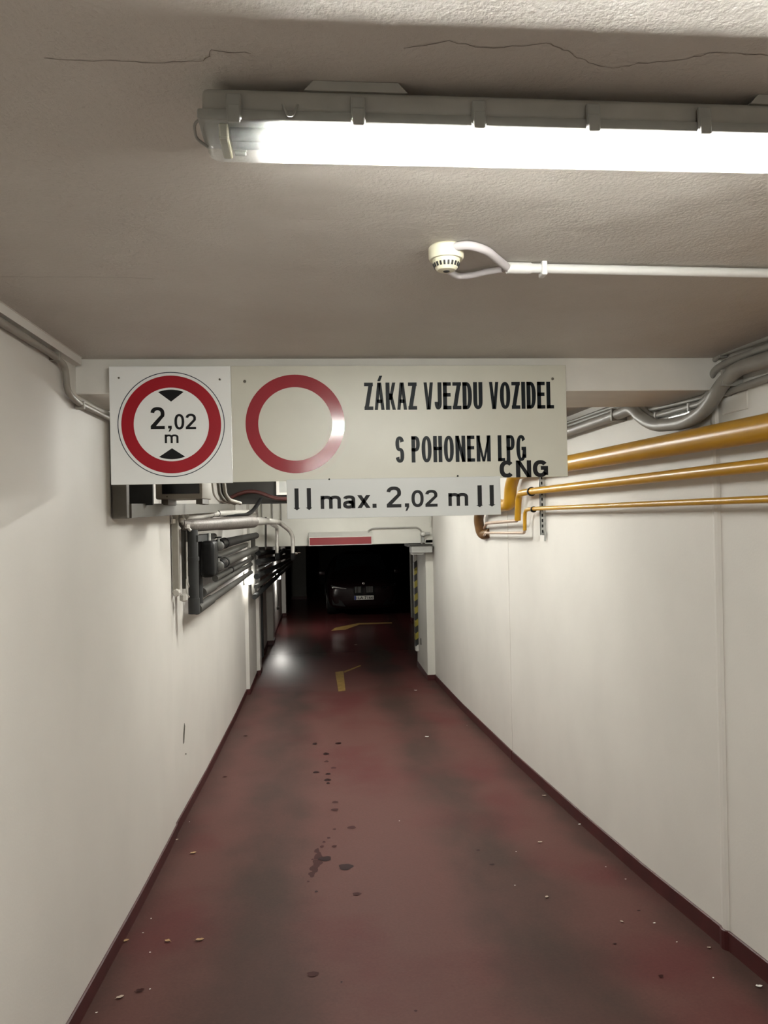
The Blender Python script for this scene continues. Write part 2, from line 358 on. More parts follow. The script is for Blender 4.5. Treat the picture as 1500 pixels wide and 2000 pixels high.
# skirting painted dark red, following the ramp and the wall's plan
def skirting(name, line, side, h, th):
    b = B(); pts = []
    for (x0, y0), (x1, y1) in zip(line, line[1:]):
        n = max(1, int((y1 - y0) / 0.4))
        for i in range(n): pts.append((x0 + (x1 - x0) * i / n, y0 + (y1 - y0) * i / n))
    pts.append(line[-1]); prev = None
    for x, y in pts:
        z = floor_z(y); o = -side * th
        q = [b.bm.verts.new(c) for c in ((x - side * -0.004, y, z - 0.02), (x + o, y, z - 0.02), (x + o, y, z + h - 0.004), (x + o * 0.4, y, z + h), (x - side * -0.004, y, z + h))]
        if prev:
            for k in range(5): b.bm.faces.new((prev[k], prev[(k + 1) % 5], q[(k + 1) % 5], q[k]))
        else: b.bm.faces.new(q)
        prev = q
    b.bm.faces.new(prev[::-1]); return struct(b.build(name, 'base', keep=True))
skirting('baseboard_left', LW, -1, 0.085, 0.010); skirting('baseboard_right', RW, 1, 0.095, 0.010)

b = B(); b.box((-1.06, 3.5, 2.295), (1.97, 4.06, 2.452), 0.006); struct(b.build('ceiling_beam', 'beam', keep=True))
b = B(); b.box((-1.2, 12.5, 1.243), (2.1, 12.85, 2.5), 0.004); struct(b.build('wall_header', 'jamb', keep=True))
# right-hand pilaster beside the garage opening
b = B(); b.box((1.825, 12.5, -1.2), (2.15, 13.75, 1.3), 0.008); PIL = struct(b.build('wall_pilaster', 'jamb', keep=True))
b = B(); b.box((1.815, 12.49, -1.05), (1.99, 13.77, -0.925), 0.004); struct(b.build('baseboard_pilaster', 'base', keep=True))
# dark garage behind the opening
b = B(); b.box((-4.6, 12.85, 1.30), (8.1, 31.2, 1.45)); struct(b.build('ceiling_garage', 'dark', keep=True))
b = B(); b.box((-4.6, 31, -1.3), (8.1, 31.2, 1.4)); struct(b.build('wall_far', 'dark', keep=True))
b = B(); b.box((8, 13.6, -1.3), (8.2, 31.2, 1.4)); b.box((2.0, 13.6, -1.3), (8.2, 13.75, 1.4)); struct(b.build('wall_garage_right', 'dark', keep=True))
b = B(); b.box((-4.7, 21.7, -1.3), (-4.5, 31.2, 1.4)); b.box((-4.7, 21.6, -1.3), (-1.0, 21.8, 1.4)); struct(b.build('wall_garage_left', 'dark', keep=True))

# hairline cracks in the ceiling plaster, pieces of the ceiling
def ribbon(name, pts, wd, m, parent, lift):
    b = B(); prev = None
    for i, p in enumerate(pts):
        a = Vector(pts[max(i - 1, 0)]); c = Vector(pts[min(i + 1, len(pts) - 1)]); d = (c - a).normalized(); n = Vector((-d.y, d.x, 0)) * wd * random.uniform(0.25, 0.6)
        q = [b.bm.verts.new(Vector(p) + n + Vector((0, 0, lift))), b.bm.verts.new(Vector(p) - n + Vector((0, 0, lift)))]
        if prev: b.bm.faces.new((prev[0], prev[1], q[1], q[0]))
        prev = q
    return b.build(name, m, parent)
def crack(pts, wd):
    out = []
    for a, c in zip(pts, pts[1:]):
        for i in range(5):
            t = i / 5; out.append(tuple(a[k] + (c[k] - a[k]) * t + (random.uniform(-0.003, 0.003) if k < 2 else 0) for k in range(3)))
    out.append(pts[-1]); ribbon('crack', out, wd, 'crack', CEIL, -0.0006)
crack([(0.154, 1.164, 2.450), (0.221, 1.141, 2.450), (0.288, 1.156, 2.450), (0.367, 1.137, 2.450), (0.409, 1.155, 2.450), (0.441, 1.178, 2.450), (0.495, 1.196, 2.450), (0.534, 1.178, 2.450), (0.597, 1.169, 2.450), (0.642, 1.142, 2.450), (0.730, 1.148, 2.450)], 0.0022)
crack([(-0.394, 1.221, 2.450), (-0.310, 1.221, 2.450), (-0.232, 1.220, 2.450), (-0.161, 1.216, 2.450), (-0.137, 1.184, 2.450), (-0.080, 1.189, 2.450)], 0.0016)
crack([(-0.888, 2.315, 2.450), (-0.716, 2.316, 2.450), (-0.541, 2.312, 2.450), (-0.456, 2.329, 2.450)], 0.0016)

# worn yellow arrows and dull patches painted on the floor
def floor_poly(name, pts, m, lift=0.0015, parent=None):
    b = B(); vs_ = [b.bm.verts.new((x, y, floor_z(y) + lift)) for x, y in pts]; b.bm.faces.new(vs_)
    return b.build(name, m, parent or FLOOR)
floor_poly('floor_marking', [(0.333, 13.518), (0.480, 13.587), (0.447, 11.944), (0.337, 11.897)], 'floory')
floor_poly('floor_marking', [(0.491, 13.570), (0.812, 14.077), (0.815, 13.980), (0.494, 13.429)], 'floory')
floor_poly('floor_marking', [(0.376, 18.371), (0.491, 18.845), (1.095, 19.504), (1.104, 19.227), (0.713, 18.456)], 'floory')
floor_poly('floor_marking', [(1.095, 19.504), (1.938, 19.438), (1.932, 19.254), (1.091, 19.230)], 'floory')
def blob(name, c, rx, ry, m, n=18, rough=0.12, lift=0.002):
    pts = []; ph = random.uniform(0, 6)
    for k in range(n):
        a = 2 * math.pi * k / n; q = 1 + rough * math.sin(3 * a + ph) + rough * 0.6 * math.sin(5 * a + 2 * ph)
        pts.append((c[0] + rx * q * math.cos(a), c[1] + ry * q * math.sin(a)))
    return floor_poly(name, pts, m, lift)
# oil drips: (centre), half width, half length
for c, rx, ry, m_ in [
    ((-0.031, 8.693), .026, .055, 'stain'), ((0.233, 8.663), .035, .045, 'stain'), ((0.088, 8.218), .033, .045, 'stain'), ((0.086, 7.902), .024, .035, 'stain2'),
    ((0.152, 7.644), .027, .033, 'stain2'), ((-0.020, 7.518), .032, .037, 'stain'), ((0.095, 7.428), .026, .028, 'stain'), ((0.086, 7.213), .034, .04, 'stain'), ((0.089, 7.096), .016, .03, 'stain'),
    ((0.136, 6.489), .027, .027, 'stain2'), ((0.128, 6.278), .03, .034, 'stain2'), ((0.243, 5.811), .033, .035, 'stain2'), ((0.112, 5.793), .013, .02, 'stain2'), ((0.102, 5.423), .018, .025, 'stain2'),
    ((0.066, 5.608), .012, .02, 'stain2'), ((0.031, 5.527), .012, .018, 'stain2'), ((0.016, 5.433), .014, .025, 'stain2'),
    ((0.034, 5.188), .044, .045, 'stain'), ((0.166, 5.014), .047, .055, 'stain'), ((0.213, 4.563), .026, .024, 'stain2'), ((-0.026, 4.639), .010, .013, 'stain'),
    ((-0.045, 3.616), .027, .026, 'stain2'), ((0.086, 3.518), .005, .007, 'stain'), ((0.389, 3.223), .007, .008, 'stain2'), ((1.076, 5.169), .013, .012, 'stain'), ((1.107, 4.892), .018, .012, 'stain'), ((1.728, 4.057), .01, .006, 'stain'), ((1.446, 3.691), .009, .006, 'stain')]:
    blob('oil_stain', c, rx, ry, m_, 18, 0.10, 0.0025 if m_ == 'stain' else 0.0022)
for i, (c, rx, ry) in enumerate([((-0.020, 5.355), .018, .050), ((-0.010, 5.242), .028, .075), ((-0.018, 5.117), .032, .070), ((-0.038, 5.019), .028, .070), ((-0.054, 4.923), .020, .050), ((-0.076, 4.807), .008, .012), ((0.012, 5.423), .010, .016), ((-0.048, 5.190), .012, .012)]):
    blob('oil_stain', c, rx, ry, 'stain2', 16, 0.16, 0.0005 + 0.00022 * i)

# scuffs on the left wall
def wall_quad(name, pts, m, parent, dx):
    b = B(); b.prism([(i, 0) for i in range(len(pts))], lambda i, _: pts[int(i)], (dx, 0, 0)); return b.build(name, m, parent)
wall_quad('scuff', [(-1.070, 6.339, 0.081), (-1.070, 6.372, 0.047), (-1.070, 6.313, -0.069), (-1.070, 6.272, -0.069), (-1.070, 6.280, 0.003)], 'scuff', WL, 0.0012)
wall_quad('scuff', [(-1.070, 6.358, -0.169), (-1.070, 6.407, -0.184), (-1.070, 6.405, -0.196), (-1.070, 6.357, -0.181)], 'scuff', WL, 0.0012)

# ------------------------------------------------------------------ fluorescent fixtures (sealed linear lamps on the ceiling)
def fixture(loc, label):
    L = 1.275; r = empty('fluorescent_fixture', loc, label, 'ceiling lamp'); X0, Y0, Z0 = loc
    P = lambda x, y, z: (X0 + x, Y0 + y, Z0 + z)
    b = B(); b.box(P(0.005, -0.047, -0.056), P(L - 0.005, 0.047, -0.016), 0.010, 3); b.build('housing', 'housing', r, True)
    for x in (0.17, L - 0.34): b = B(); b.prism([(0.0, -0.017), (0.17, -0.017), (0.155, -0.001), (0.015, -0.001)], lambda a, c, x=x: P(x + a, -0.047, c), (0, 0.09, 0)); b.build('mounting_foot', 'housing', r)
    b = B(); b.box(P(-0.002, -0.053, -0.0705), P(L + 0.002, 0.053, -0.053), 0.004); b.build('gasket_rim', 'clip', r, True)
    b = B(); b.box(P(0.004, -0.049, -0.101), P(L - 0.004, 0.049, -0.056), 0.021, 4)
    dl = [f for f in b.bm.faces if all(v.co.z > Z0 - 0.0575 for v in f.verts)]; bmesh.ops.delete(b.bm, geom=dl, context='FACES')
    b.build('lens', 'lens', r, True)
    b = B(); b.box(P(0.120, -0.036, -0.0588), P(L - 0.120, 0.036, -0.0562)); b.build('gear_tray', 'reflector', r)
    for s in (-1, 1):
        b = B(); b.tube([P(0.120, s * 0.0140, -0.0735), P(L - 0.120, s * 0.0140, -0.0735)], 0.0128, 16); t = b.build('tube', 'tube', r, True)
        for x in (0.048, L - 0.120):
            b = B(); b.tube([P(x, s * 0.0140, -0.0735), P(x + 0.072, s * 0.0140, -0.0735)], 0.0133, 16); b.build('end_cap', 'endcap', t, True)
    for x in (0.030, L - 0.046):
        b = B(); b.box(P(x, -0.038, -0.094), P(x + 0.016, 0.038, -0.060), 0.003); b.build('lampholder', 'holder', r)
    for x in (0.045, 0.245, 0.445, 0.640, 0.835, 1.035, 1.215):
        for s in (-1, 1):
            b = B(); b.box(P(x, s * 0.0545 - 0.004, -0.073), P(x + 0.024, s * 0.0545 + 0.004, -0.030), 0.003); b.box(P(x + 0.002, s * 0.0575 - 0.004, -0.078), P(x + 0.022, s * 0.0575 + 0.004, -0.050), 0.002)
            b.build('clip', 'clip', r)
    b = B(); b.tube([P(0.135, -0.054, -0.045), P(0.142, -0.060, -0.066), P(0.152, -0.060, -0.066), P(0.159, -0.054, -0.045)], 0.002, 6, 0.006); b.build('hook', 'clip', r)
    b = B(); b.tube([P(0.03, -0.03, -0.05), P(-0.012, -0.02, -0.058), P(-0.014, 0.02, -0.068), P(0.004, 0.034, -0.075)], 0.0025, 6, 0.02); b.build('lens_strap', 'clip', r)
    return r
fixture((-0.170, 1.303, 2.45), 'long lit fluorescent fixture with grey housing on the ceiling nearest the camera')
fixture((-0.15, 5.76, 2.45), 'lit fluorescent fixture on the ceiling hidden just behind the hanging signs')
fixture((-0.15, 8.1, 2.45), 'lit fluorescent fixture on the ceiling halfway down the ramp')
fixture((-0.10, 10.3, 2.45), 'lit fluorescent fixture on the ceiling before the garage opening')
fixture((-0.15, -3.1, 2.45), 'lit fluorescent fixture on the ceiling behind the camera')

# ------------------------------------------------------------------ smoke detector and its conduit
dc = (0.369, 2.027, 2.440); dc = (dc[0], dc[1], 2.45)
r = empty('smoke_detector', dc, 'round cream smoke detector with slotted head on the ceiling', 'smoke detector')
b = B(); b.lathe([(0.044, 0), (0.047, -0.004), (0.047, -0.030), (0.044, -0.036)], dc, 36); b.build('base', 'cream', r, True)
b = B(); b.lathe([(0.037, -0.035), (0.036, -0.044), (0.030, -0.058), (0.024, -0.064), (0.010, -0.066)], dc, 36); hd = b.build('sensor_head', 'cream', r, True)
for k in range(20):
    a = 2 * math.pi * k / 20; b = B(); ca, sa = math.cos(a), math.sin(a)
    b.bar((dc[0] + 0.0355 * ca, dc[1] + 0.0355 * sa, dc[2] - 0.046), (dc[0] + 0.0312 * ca, dc[1] + 0.0312 * sa, dc[2] - 0.0565), 0.005, 0.003, Vector((ca, sa, 0.2))); b.build('slot', 'vent', hd)
b = B(); b.lathe([(0.009, -0.066), (0.008, -0.0675)], dc, 16); b.build('centre_cap', 'vent', hd)
r = empty('detector_conduit', (0.669, 2.142, 2.430), 'white plastic conduit run with flexible loops beside the smoke detector', 'conduit')
c0 = (0.564, 2.142, 2.432); c1 = (0.634, 2.144, 2.432); c2 = (1.465, 2.175, 2.432)
b = B(); b.tube([c1, c2, (1.95, c2[1] + 0.02, 2.432)], 0.0135, 14); b.build('rigid_conduit', 'whiteplastic', r, True)
b = B(); b.tube([c0, c1], 0.0160, 14); b.build('coupling', 'whiteplastic', r, True)
b = B(); b.tube([(0.376, 1.997, 2.438), (0.418, 1.971, 2.436), (0.474, 2.008, 2.436), (0.517, 2.070, 2.434), (0.567, 2.142, 2.432)], 0.0115, 12, 0.05); b.build('flexible_conduit', 'greyflex', r, True)
b = B(); b.tube([(dc[0] + 0.01, dc[1] + 0.03, 2.436), (dc[0] + 0.02, dc[1] + 0.14, 2.437), (0.441, 2.244, 2.438), (0.482, 2.227, 2.436), (0.516, 2.188, 2.436), (0.556, 2.156, 2.432)], 0.0095, 12, 0.06); b.build('flexible_conduit', 'greyflex', r, True)
cl = (0.671, 2.148, 2.432); b = B(); b.box((cl[0] - 0.008, cl[1] - 0.020, 2.410), (cl[0] + 0.008, cl[1] + 0.020, 2.45), 0.003); b.build('clip', 'whiteplastic', r)

# stroke-built sans lettering: every glyph is laid out in a box of height 1 with stems of width t
def glyph(ch, W, t):
    Q = []; dk = 0.58 if ch == 'M' else 0.80 if ch in 'A\u00c1VNK' else 1.0
    def rect(x0, z0, x1, z1): Q.append([(x0, z0), (x1, z0), (x1, z1), (x0, z1)])
    def V(x, z0=0.0, z1=1.0): rect(x, z0, x + t, z1)
    th = t * 0.88
    def H(z, x0=0.0, x1=None): rect(x0, z, W if x1 is None else x1, z + th)
    def D(xa, za, xb, zb, k=1.0):
        L_ = math.hypot(xb - xa, zb - za); hw = 0.5 * k * dk * t * L_ / max(abs(zb - za), 1e-6)
        Q.append([(xa - hw, za), (xa + hw, za), (xb + hw, zb), (xb - hw, zb)])
    def hwid(dx, dz): return 0.5 * dk * t * math.hypot(dx, dz) / abs(dz)
    def ARC(cx, cz, rx, rz, a0, a1, n=None):
        n = n or max(6, int(abs(a1 - a0) / 9)); pr = None
        for i in range(n + 1):
            a = math.radians(a0 + (a1 - a0) * i / n); c, s_ = math.cos(a), math.sin(a)
            e = 0.86; ce = math.copysign(abs(c) ** e, c); se = math.copysign(abs(s_) ** e, s_)
            q = ((cx + rx * ce, cz + rz * se), (cx + (rx - t) * ce, cz + (rz - th) * se))
            if pr: Q.append([pr[0], q[0], q[1], pr[1]])
            pr = q
    h = hwid(W * 0.45, 1)
    if ch == 'Z': H(1 - th); H(0); D(h + 0.02, th, W - h - 0.02, 1 - th)
    elif ch in 'A\u00c1':
        D(h, 0, W / 2 - h * 0.25, 1); D(W - h, 0, W / 2 + h * 0.25, 1); H(0.25, W * 0.24, W * 0.76)
        if ch == '\u00c1': D(W * 0.46, 1.05, W * 0.68, 1.25, 0.85)
    elif ch == 'K': V(0); D(t + h * 0.3, 0.36, W - h, 1); D(W * 0.48, 0.60, W - h, 0)
    elif ch == 'V': D(h, 1, W / 2 - h * 0.25, 0); D(W - h, 1, W / 2 + h * 0.25, 0)
    elif ch == 'J': V(W - t, 0.28); ARC(W / 2, 0.28, W / 2, 0.28, 180, 360)
    elif ch == 'E': V(0); H(0); H(1 - th, 0, W * 0.97); H(0.47, 0, W * 0.92)
    elif ch == 'D': V(0); H(0, 0, W * 0.45); H(1 - th, 0, W * 0.45); ARC(W * 0.42, 0.5, W * 0.58, 0.5, -90, 90)
    elif ch == 'U': V(0, 0.3); V(W - t, 0.3); ARC(W / 2, 0.32, W / 2, 0.32, 180, 360)
    elif ch in 'O0': ARC(W / 2, 0.5, W / 2, 0.5, 0, 360)
    elif ch == 'I': V(0)
    elif ch == 'L': V(0); H(0)
    elif ch == 'S':
        r_ = (1 + th) / 4; ARC(W / 2, 1 - r_, W / 2, r_, 15, 270); ARC(W / 2, r_, W / 2, r_, -165, 90)
    elif ch == 'P': V(0); H(1 - th, 0, W * 0.5); H(0.42, 0, W * 0.5); ARC(W * 0.48, (1.42) / 2, W * 0.52, 0.29, -90, 90)
    elif ch == 'H': V(0); V(W - t); H(0.46)
    elif ch == 'N': V(0); V(W - t); D(h + t * 0.1, 1, W - h - t * 0.1, 0)
    elif ch == 'M': V(0); V(W - t); D(h + t * 0.1, 1, W / 2 - h * 0.2, 0); D(W - h - t * 0.1, 1, W / 2 + h * 0.2, 0)
    elif ch == 'G': ARC(W / 2, 0.5, W / 2, 0.5, 38, 330); H(0.42, W * 0.52, W); V(W - t, 0.12, 0.45)
    elif ch == 'C': ARC(W / 2, 0.5, W / 2, 0.5, 42, 318)
    elif ch == 'm':
        c = (W + t) / 4; V(0); V(W / 2 - t / 2, 0, 0.66); V(W - t, 0, 0.66); r_ = (W / 2 + t / 2) / 2
        ARC(r_, 0.66, r_, 0.34, 0, 165); ARC(W - r_, 0.66, r_, 0.34, 0, 165)
    elif ch == 'a': V(W - t, 0, 0.70); ARC(W / 2, 0.68, W / 2, 0.32, 0, 165); ARC(W * 0.46, 0.29, W * 0.46, 0.31, 0, 360); rect(W * 0.45, 0.60 - th, W - t * 0.5, 0.60)
    elif ch == 'x': k = hwid(W * 0.6, 1); D(k, 0, W - k, 1); D(W - k, 0, k, 1)
    elif ch == '.': rect(0, 0, t * 1.15, t * 1.15)
    elif ch == ',': rect(0, 0.55, W, 1.0); Q.append([(W * 0.45, 0.55), (W, 0.55), (W * 0.6, 0.1), (W * 0.1, 0.0)])
    elif ch == '2':
        r_ = 0.30; ARC(W / 2, 1 - r_, W / 2, r_, 172, -28); H(0)
        k = t * 0.5 * 1.3; Q.append([(0.0, th), (t * 1.42, th), (W - t * 0.42, 0.50 + t * 0.12), (W - t * 0.55 - t * 0.72, 0.50 + t * 0.55)]); Q.append([(W - t * 0.42, 0.50 + t * 0.12), (W - t * 1.27, 0.50 + t * 0.55), (W - t * 1.05, 0.62), (W - t * 0.02, 0.62)])
    return Q
GW = {'Z': .46, 'A': .52, '\u00c1': .52, 'K': .52, 'V': .50, 'J': .38, 'E': .44, 'D': .50, 'U': .50, 'O': .56, 'L': .40, 'S': .48, 'P': .47, 'H': .50, 'N': .56, 'M': .80, 'G': .56, 'C': .54, 'm': 1.42, 'a': .86, 'x': .92, '2': .60, '0': .60, ',': .5, ' ': .22}
def letters(s, a, c, m, parent, t, gap=0.09, y=None, cw=None):
    x0, z0, x1, z1 = a[0], a[1], c[0], c[1]; h = z1 - z0; y = y0 if y is None else y
    fixed = sum((t if ch == 'I' else t * 1.15 if ch == '.' else 0) for ch in s) + gap * (len(s) - 1)
    flex = sum(GW[ch] for ch in s if ch not in 'I.'); k = ((x1 - x0) / h - fixed) / flex if flex else 1.0
    b = B(); x = x0
    for ch in s:
        W = t if ch == 'I' else t * 1.15 if ch == '.' else GW[ch] * k
        for q in glyph(ch, W, t): b.prism(q, lambda u, v: (x + u * h, y, z0 + v * h), (0, -0.0008, 0))
        x += (W + gap) * h
    return b.build('lettering', m, parent)

# ------------------------------------------------------------------ the three signs hung on the beam
SY = 3.455
def panel(x0, x1, z0, z1, y0, y1, m, parent, name='panel'):
    b = B(); b.box((x0, y0, z0), (x1, y1, z1), 0.0012, 1); return b.build(name, m, parent)
def screw(p, y, parent, r=0.006, m='screw'):
    b = B(); b.lathe([(r, 0), (r, -0.002), (r * 0.6, -0.0035)], (p[0], y, p[1]), 12, 'Y'); b.build('screw', m, parent, True)
def seg_shape(c, R, half, apex, top, y, m, parent):
    """black wedge whose outer edge follows the ring"""
    pts = []; a0 = math.asin(half / R); n = 12
    for i in range(n + 1):
        a = -a0 + 2 * a0 * i / n; pts.append((c[0] + R * math.sin(a), c[1] + (1 if top else -1) * R * math.cos(a)))
    pts.append((c[0], apex)); b = B(); b.prism(pts, lambda u, v: (u, y, v), (0, -0.0008, 0)); b.build('arrowhead', m, parent)

y0 = SY - 0.004
r = empty('height_limit_sign', (-0.607, SY, 1.892), 'square white height limit sign with red ring reading 2,02 m', 'sign')
panel(-0.875, -0.350, 1.890, 2.408, y0, SY + 0.004, 'signwhite2', r)
b = B(); b.box((-0.80, SY + 0.004, 2.30), (-0.42, 3.5, 2.34)); b.build('hanger', 'steel', r)
cc = (-0.6112, 2.1517); px = 3.38 / 1500
b = B(); b.ring(cc, 101.0 * px, 102.6 * px, y0); b.build('outline', 'navy', r)
b = B(); b.ring(cc, 72.0 * px, 95.5 * px, y0); b.build('red_ring', 'signred', r)
t1_ = (-0.6114, 2.2521); t2_ = (-0.6100, 2.0469)
seg_shape(cc, 68.0 * px, 24.5 * px, t1_[1], True, y0, 'signblack', r); seg_shape(cc, 68.0 * px, 25 * px, t2_[1], False, y0, 'signblack', r)
letters('2', (-0.7008, 2.1313), (-0.6405, 2.2286), 'signblack', r, 0.168)
letters(',', (-0.6262, 2.1192), (-0.6102, 2.1461), 'signblack', r, 0.5)
letters('0', (-0.5984, 2.1290), (-0.5561, 2.1974), 'signblack', r, 0.165)
letters('2', (-0.5497, 2.1296), (-0.5051, 2.1981), 'signblack', r, 0.165)
letters('m', (-0.6415, 2.0698), (-0.5823, 2.1074), 'signblack', r, 0.25)
screw((-0.8331, 2.3580), y0, r, 0.0045); screw((-0.3985, 2.3491), y0, r, 0.0045)

r = empty('entry_ban_sign', (0.40, SY, 1.892), 'long cream sign with empty red ring banning LPG and CNG vehicles', 'sign')
panel(-0.349, 1.176, 1.893, 2.408, y0, SY + 0.004, 'signcream', r)
b = B(); b.box((-0.25, SY + 0.004, 2.30), (1.08, 3.5, 2.34)); b.build('hanger', 'steel', r)
px = 3.43 / 1500; cc = (-0.0692, 2.1485); b = B(); b.ring(cc, 71.8 * px, 96.3 * px, y0); b.build('red_ring', 'signred2', r)
letters('Z\u00c1KAZ VJEZDU VOZIDEL', (0.2415, 2.2076), (1.1169, 2.3312), 'signgrey', r, 0.148, 0.05)
letters('S POHONEM LPG', (0.3779, 1.9680), (0.9813, 2.0872), 'signgrey', r, 0.145, 0.065)
letters('CNG', (0.8549, 1.8929), (1.0824, 1.9705), 'signblack', r, 0.262, 0.10)
screw((-0.2890, 2.3395), y0, r, 0.0065); screw((1.1124, 2.3443), y0, r, 0.0065); 

y0 = SY - 0.012
r = empty('clearance_sign', (0.37, SY, 1.722), 'small white strip sign below the others reading max. 2,02 m', 'sign')
a = (-0.1140, 1.7240); c = (0.8555, 1.8995)
panel(a[0], c[0], a[1], c[1], y0, SY - 0.005, 'signwhite', r)
def arrow(pa, pb, hw, tip):
    (xa, zt), (xb, _), (hx0, zh), (hx1, _2), (tx, tz) = pa, pb, hw[0], hw[1], tip
    b = B(); b.prism([(xa, zt), (xb, zt), (xb, zh), (hx1, zh), (tx, tz), (hx0, zh), (xa, zh)], lambda u, v: (u, y0, v), (0, -0.0008, 0)); b.build('arrow', 'signblack', r)
arrow((-0.0795, 1.8601), (-0.0614, 1.8598), ((-0.0851, 1.7735), (-0.0552, 1.7729)), (-0.0702, 1.7618))
arrow((-0.0250, 1.8607), (-0.0068, 1.8604), ((-0.0307, 1.7736), (-0.0018, 1.7730)), (-0.0157, 1.7619))
arrow((0.7486, 1.8593), (0.7683, 1.8589), ((0.7410, 1.7696), (0.7730, 1.7690)), (0.7574, 1.7600))
arrow((0.8046, 1.8595), (0.8237, 1.8591), ((0.7980, 1.7708), (0.8300, 1.7702)), (0.8144, 1.7612))
letters('max.', (0.0357, 1.7665), (0.2860, 1.8248), 'signblack', r, 0.27, 0.16)
letters('2', (0.3322, 1.7662), (0.3980, 1.8608), 'signblack', r, 0.18)
letters(',', (0.4143, 1.7484), (0.4336, 1.7839), 'signblack', r, 0.5)
letters('02', (0.4449, 1.7663), (0.5635, 1.8428), 'signblack', r, 0.19, 0.10)
letters('m', (0.6135, 1.7675), (0.7044, 1.8263), 'signblack', r, 0.27)
screw((0.0761, 1.8986), y0, r, 0.004, 'signblack'); screw((0.6589, 1.9037), y0, r, 0.004, 'signblack')

# ------------------------------------------------------------------ conduits on the left wall
r = empty('wall_conduit', (-1.0, 3.0, 2.24), 'grey conduit along the left wall stepping down under the beam', 'conduit')
b = B(); b.tube([(-0.975, -5.8, 2.398), (-1.000, 2.600, 2.391), (-1.000, 3.120, 2.388), (-1.000, 3.263, 2.374), (-1.000, 3.277, 2.271), (-1.000, 3.407, 2.247), (-1.012, 4.0, 2.247), (-1.035, 5.8, 2.245)], 0.0135, 12, 0.10); b.build('tube', 'conduit_l', r, True)
for p in ((-1.000, 3.150, 2.389), (-1.000, 3.465, 2.242)):
    b = B(); b.box((p[0] - 0.025, p[1] - 0.010, p[2] - 0.018), (p[0] + 0.016, p[1] + 0.010, p[2] + 0.018), 0.003); b.build('clip', 'conduit_l', r)
r = empty('cable_trunking', (-1.0, 2.0, 2.40), 'pale cable trunking along the top edge of the left wall', 'trunking')
b = B(); b.bar((-0.983, -5.8, 2.432), (-1.010, 3.46, 2.432), 0.036, 0.034); b.build('channel', 'wall', r)
b = B(); b.bar((-0.983, -5.8, 2.4495), (-1.010, 3.46, 2.4495), 0.042, 0.003); b.build('lid', 'wall', r)

# ------------------------------------------------------------------ conduits on the right wall, dodging the beam
def conduit(label, pts, rad, m='conduit', fil=0.10, clips=()):
    r = empty('wall_conduit', pts[len(pts) // 2], label, 'conduit', )
    b = B(); b.tube(pts, rad, 14, fil); b.build('tube', m, r, True)
    for c in clips:
        b = B(); b.box((c[0] - rad - 0.004, c[1] - 0.008, c[2] - rad - 0.004), (1.95, c[1] + 0.008, c[2] + rad + 0.004), 0.002); b.build('clip', m, r)
    return r
conduit('thick grey flexible conduit looping under the beam on the right wall', [(1.89, -5.8, 2.345), (1.890, 3.018, 2.345), (1.890, 3.249, 2.350), (1.880, 3.353, 2.305), (1.880, 3.504, 2.203), (1.880, 3.708, 2.164), (1.880, 4.055, 2.189), (1.880, 4.236, 2.254), (1.890, 4.369, 2.331), (1.890, 4.647, 2.321), (1.895, 6.2, 2.31), (1.895, 12.4, 2.30)], 0.034, fil=0.16, clips=[(1.890, 3.314, 2.321), (1.890, 4.606, 2.322)])
conduit('uppermost thin grey conduit in the right ceiling corner bending down at the beam', [(1.925, -5.8, 2.432), (1.925, 3.071, 2.446), (1.925, 3.459, 2.456), (1.925, 3.555, 2.421), (1.925, 3.569, 2.324), (1.925, 3.595, 2.278), (1.925, 4.267, 2.298), (1.925, 4.382, 2.369), (1.925, 4.815, 2.392), (1.93, 12.4, 2.40)], 0.0125, fil=0.06, clips=[(1.925, 3.437, 2.453)])
conduit('second thin grey conduit below the ceiling corner, crossing the thick loop', [(1.92, -5.8, 2.402), (1.920, 3.064, 2.406), (1.920, 3.385, 2.407), (1.915, 3.486, 2.390), (1.910, 3.530, 2.342), (1.910, 3.538, 2.265), (1.910, 3.608, 2.247), (1.910, 4.149, 2.248), (1.910, 4.260, 2.307), (1.910, 4.384, 2.360), (1.920, 4.803, 2.367), (1.925, 12.4, 2.37)], 0.0165, fil=0.07, clips=[(1.910, 3.710, 2.244), (1.910, 4.085, 2.249)])
conduit('bright grey conduit, lowest of the straight ones under the beam', [(1.915, 3.497, 2.222), (1.915, 3.609, 2.217), (1.915, 4.162, 2.218), (1.910, 4.276, 2.264), (1.910, 4.321, 2.345), (1.925, 5.0, 2.345), (1.925, 12.4, 2.34)], 0.0165, 'steel', fil=0.06, clips=[(1.915, 3.711, 2.216), (1.915, 4.129, 2.217)])
conduit('lone thin grey conduit running level below the thick conduit', [(1.93, -5.8, 2.268), (1.930, 3.085, 2.280), (1.930, 3.431, 2.270), (1.930, 3.547, 2.271)], 0.0165, fil=0.02, clips=[(1.930, 3.408, 2.273)])
b = B(); b.box((1.951, 3.411, 2.262)[:1] + (3.28, 2.175), (1.962, 3.50, 2.262), 0.006); o = b.build('plaster_pad', 'wall', WR)

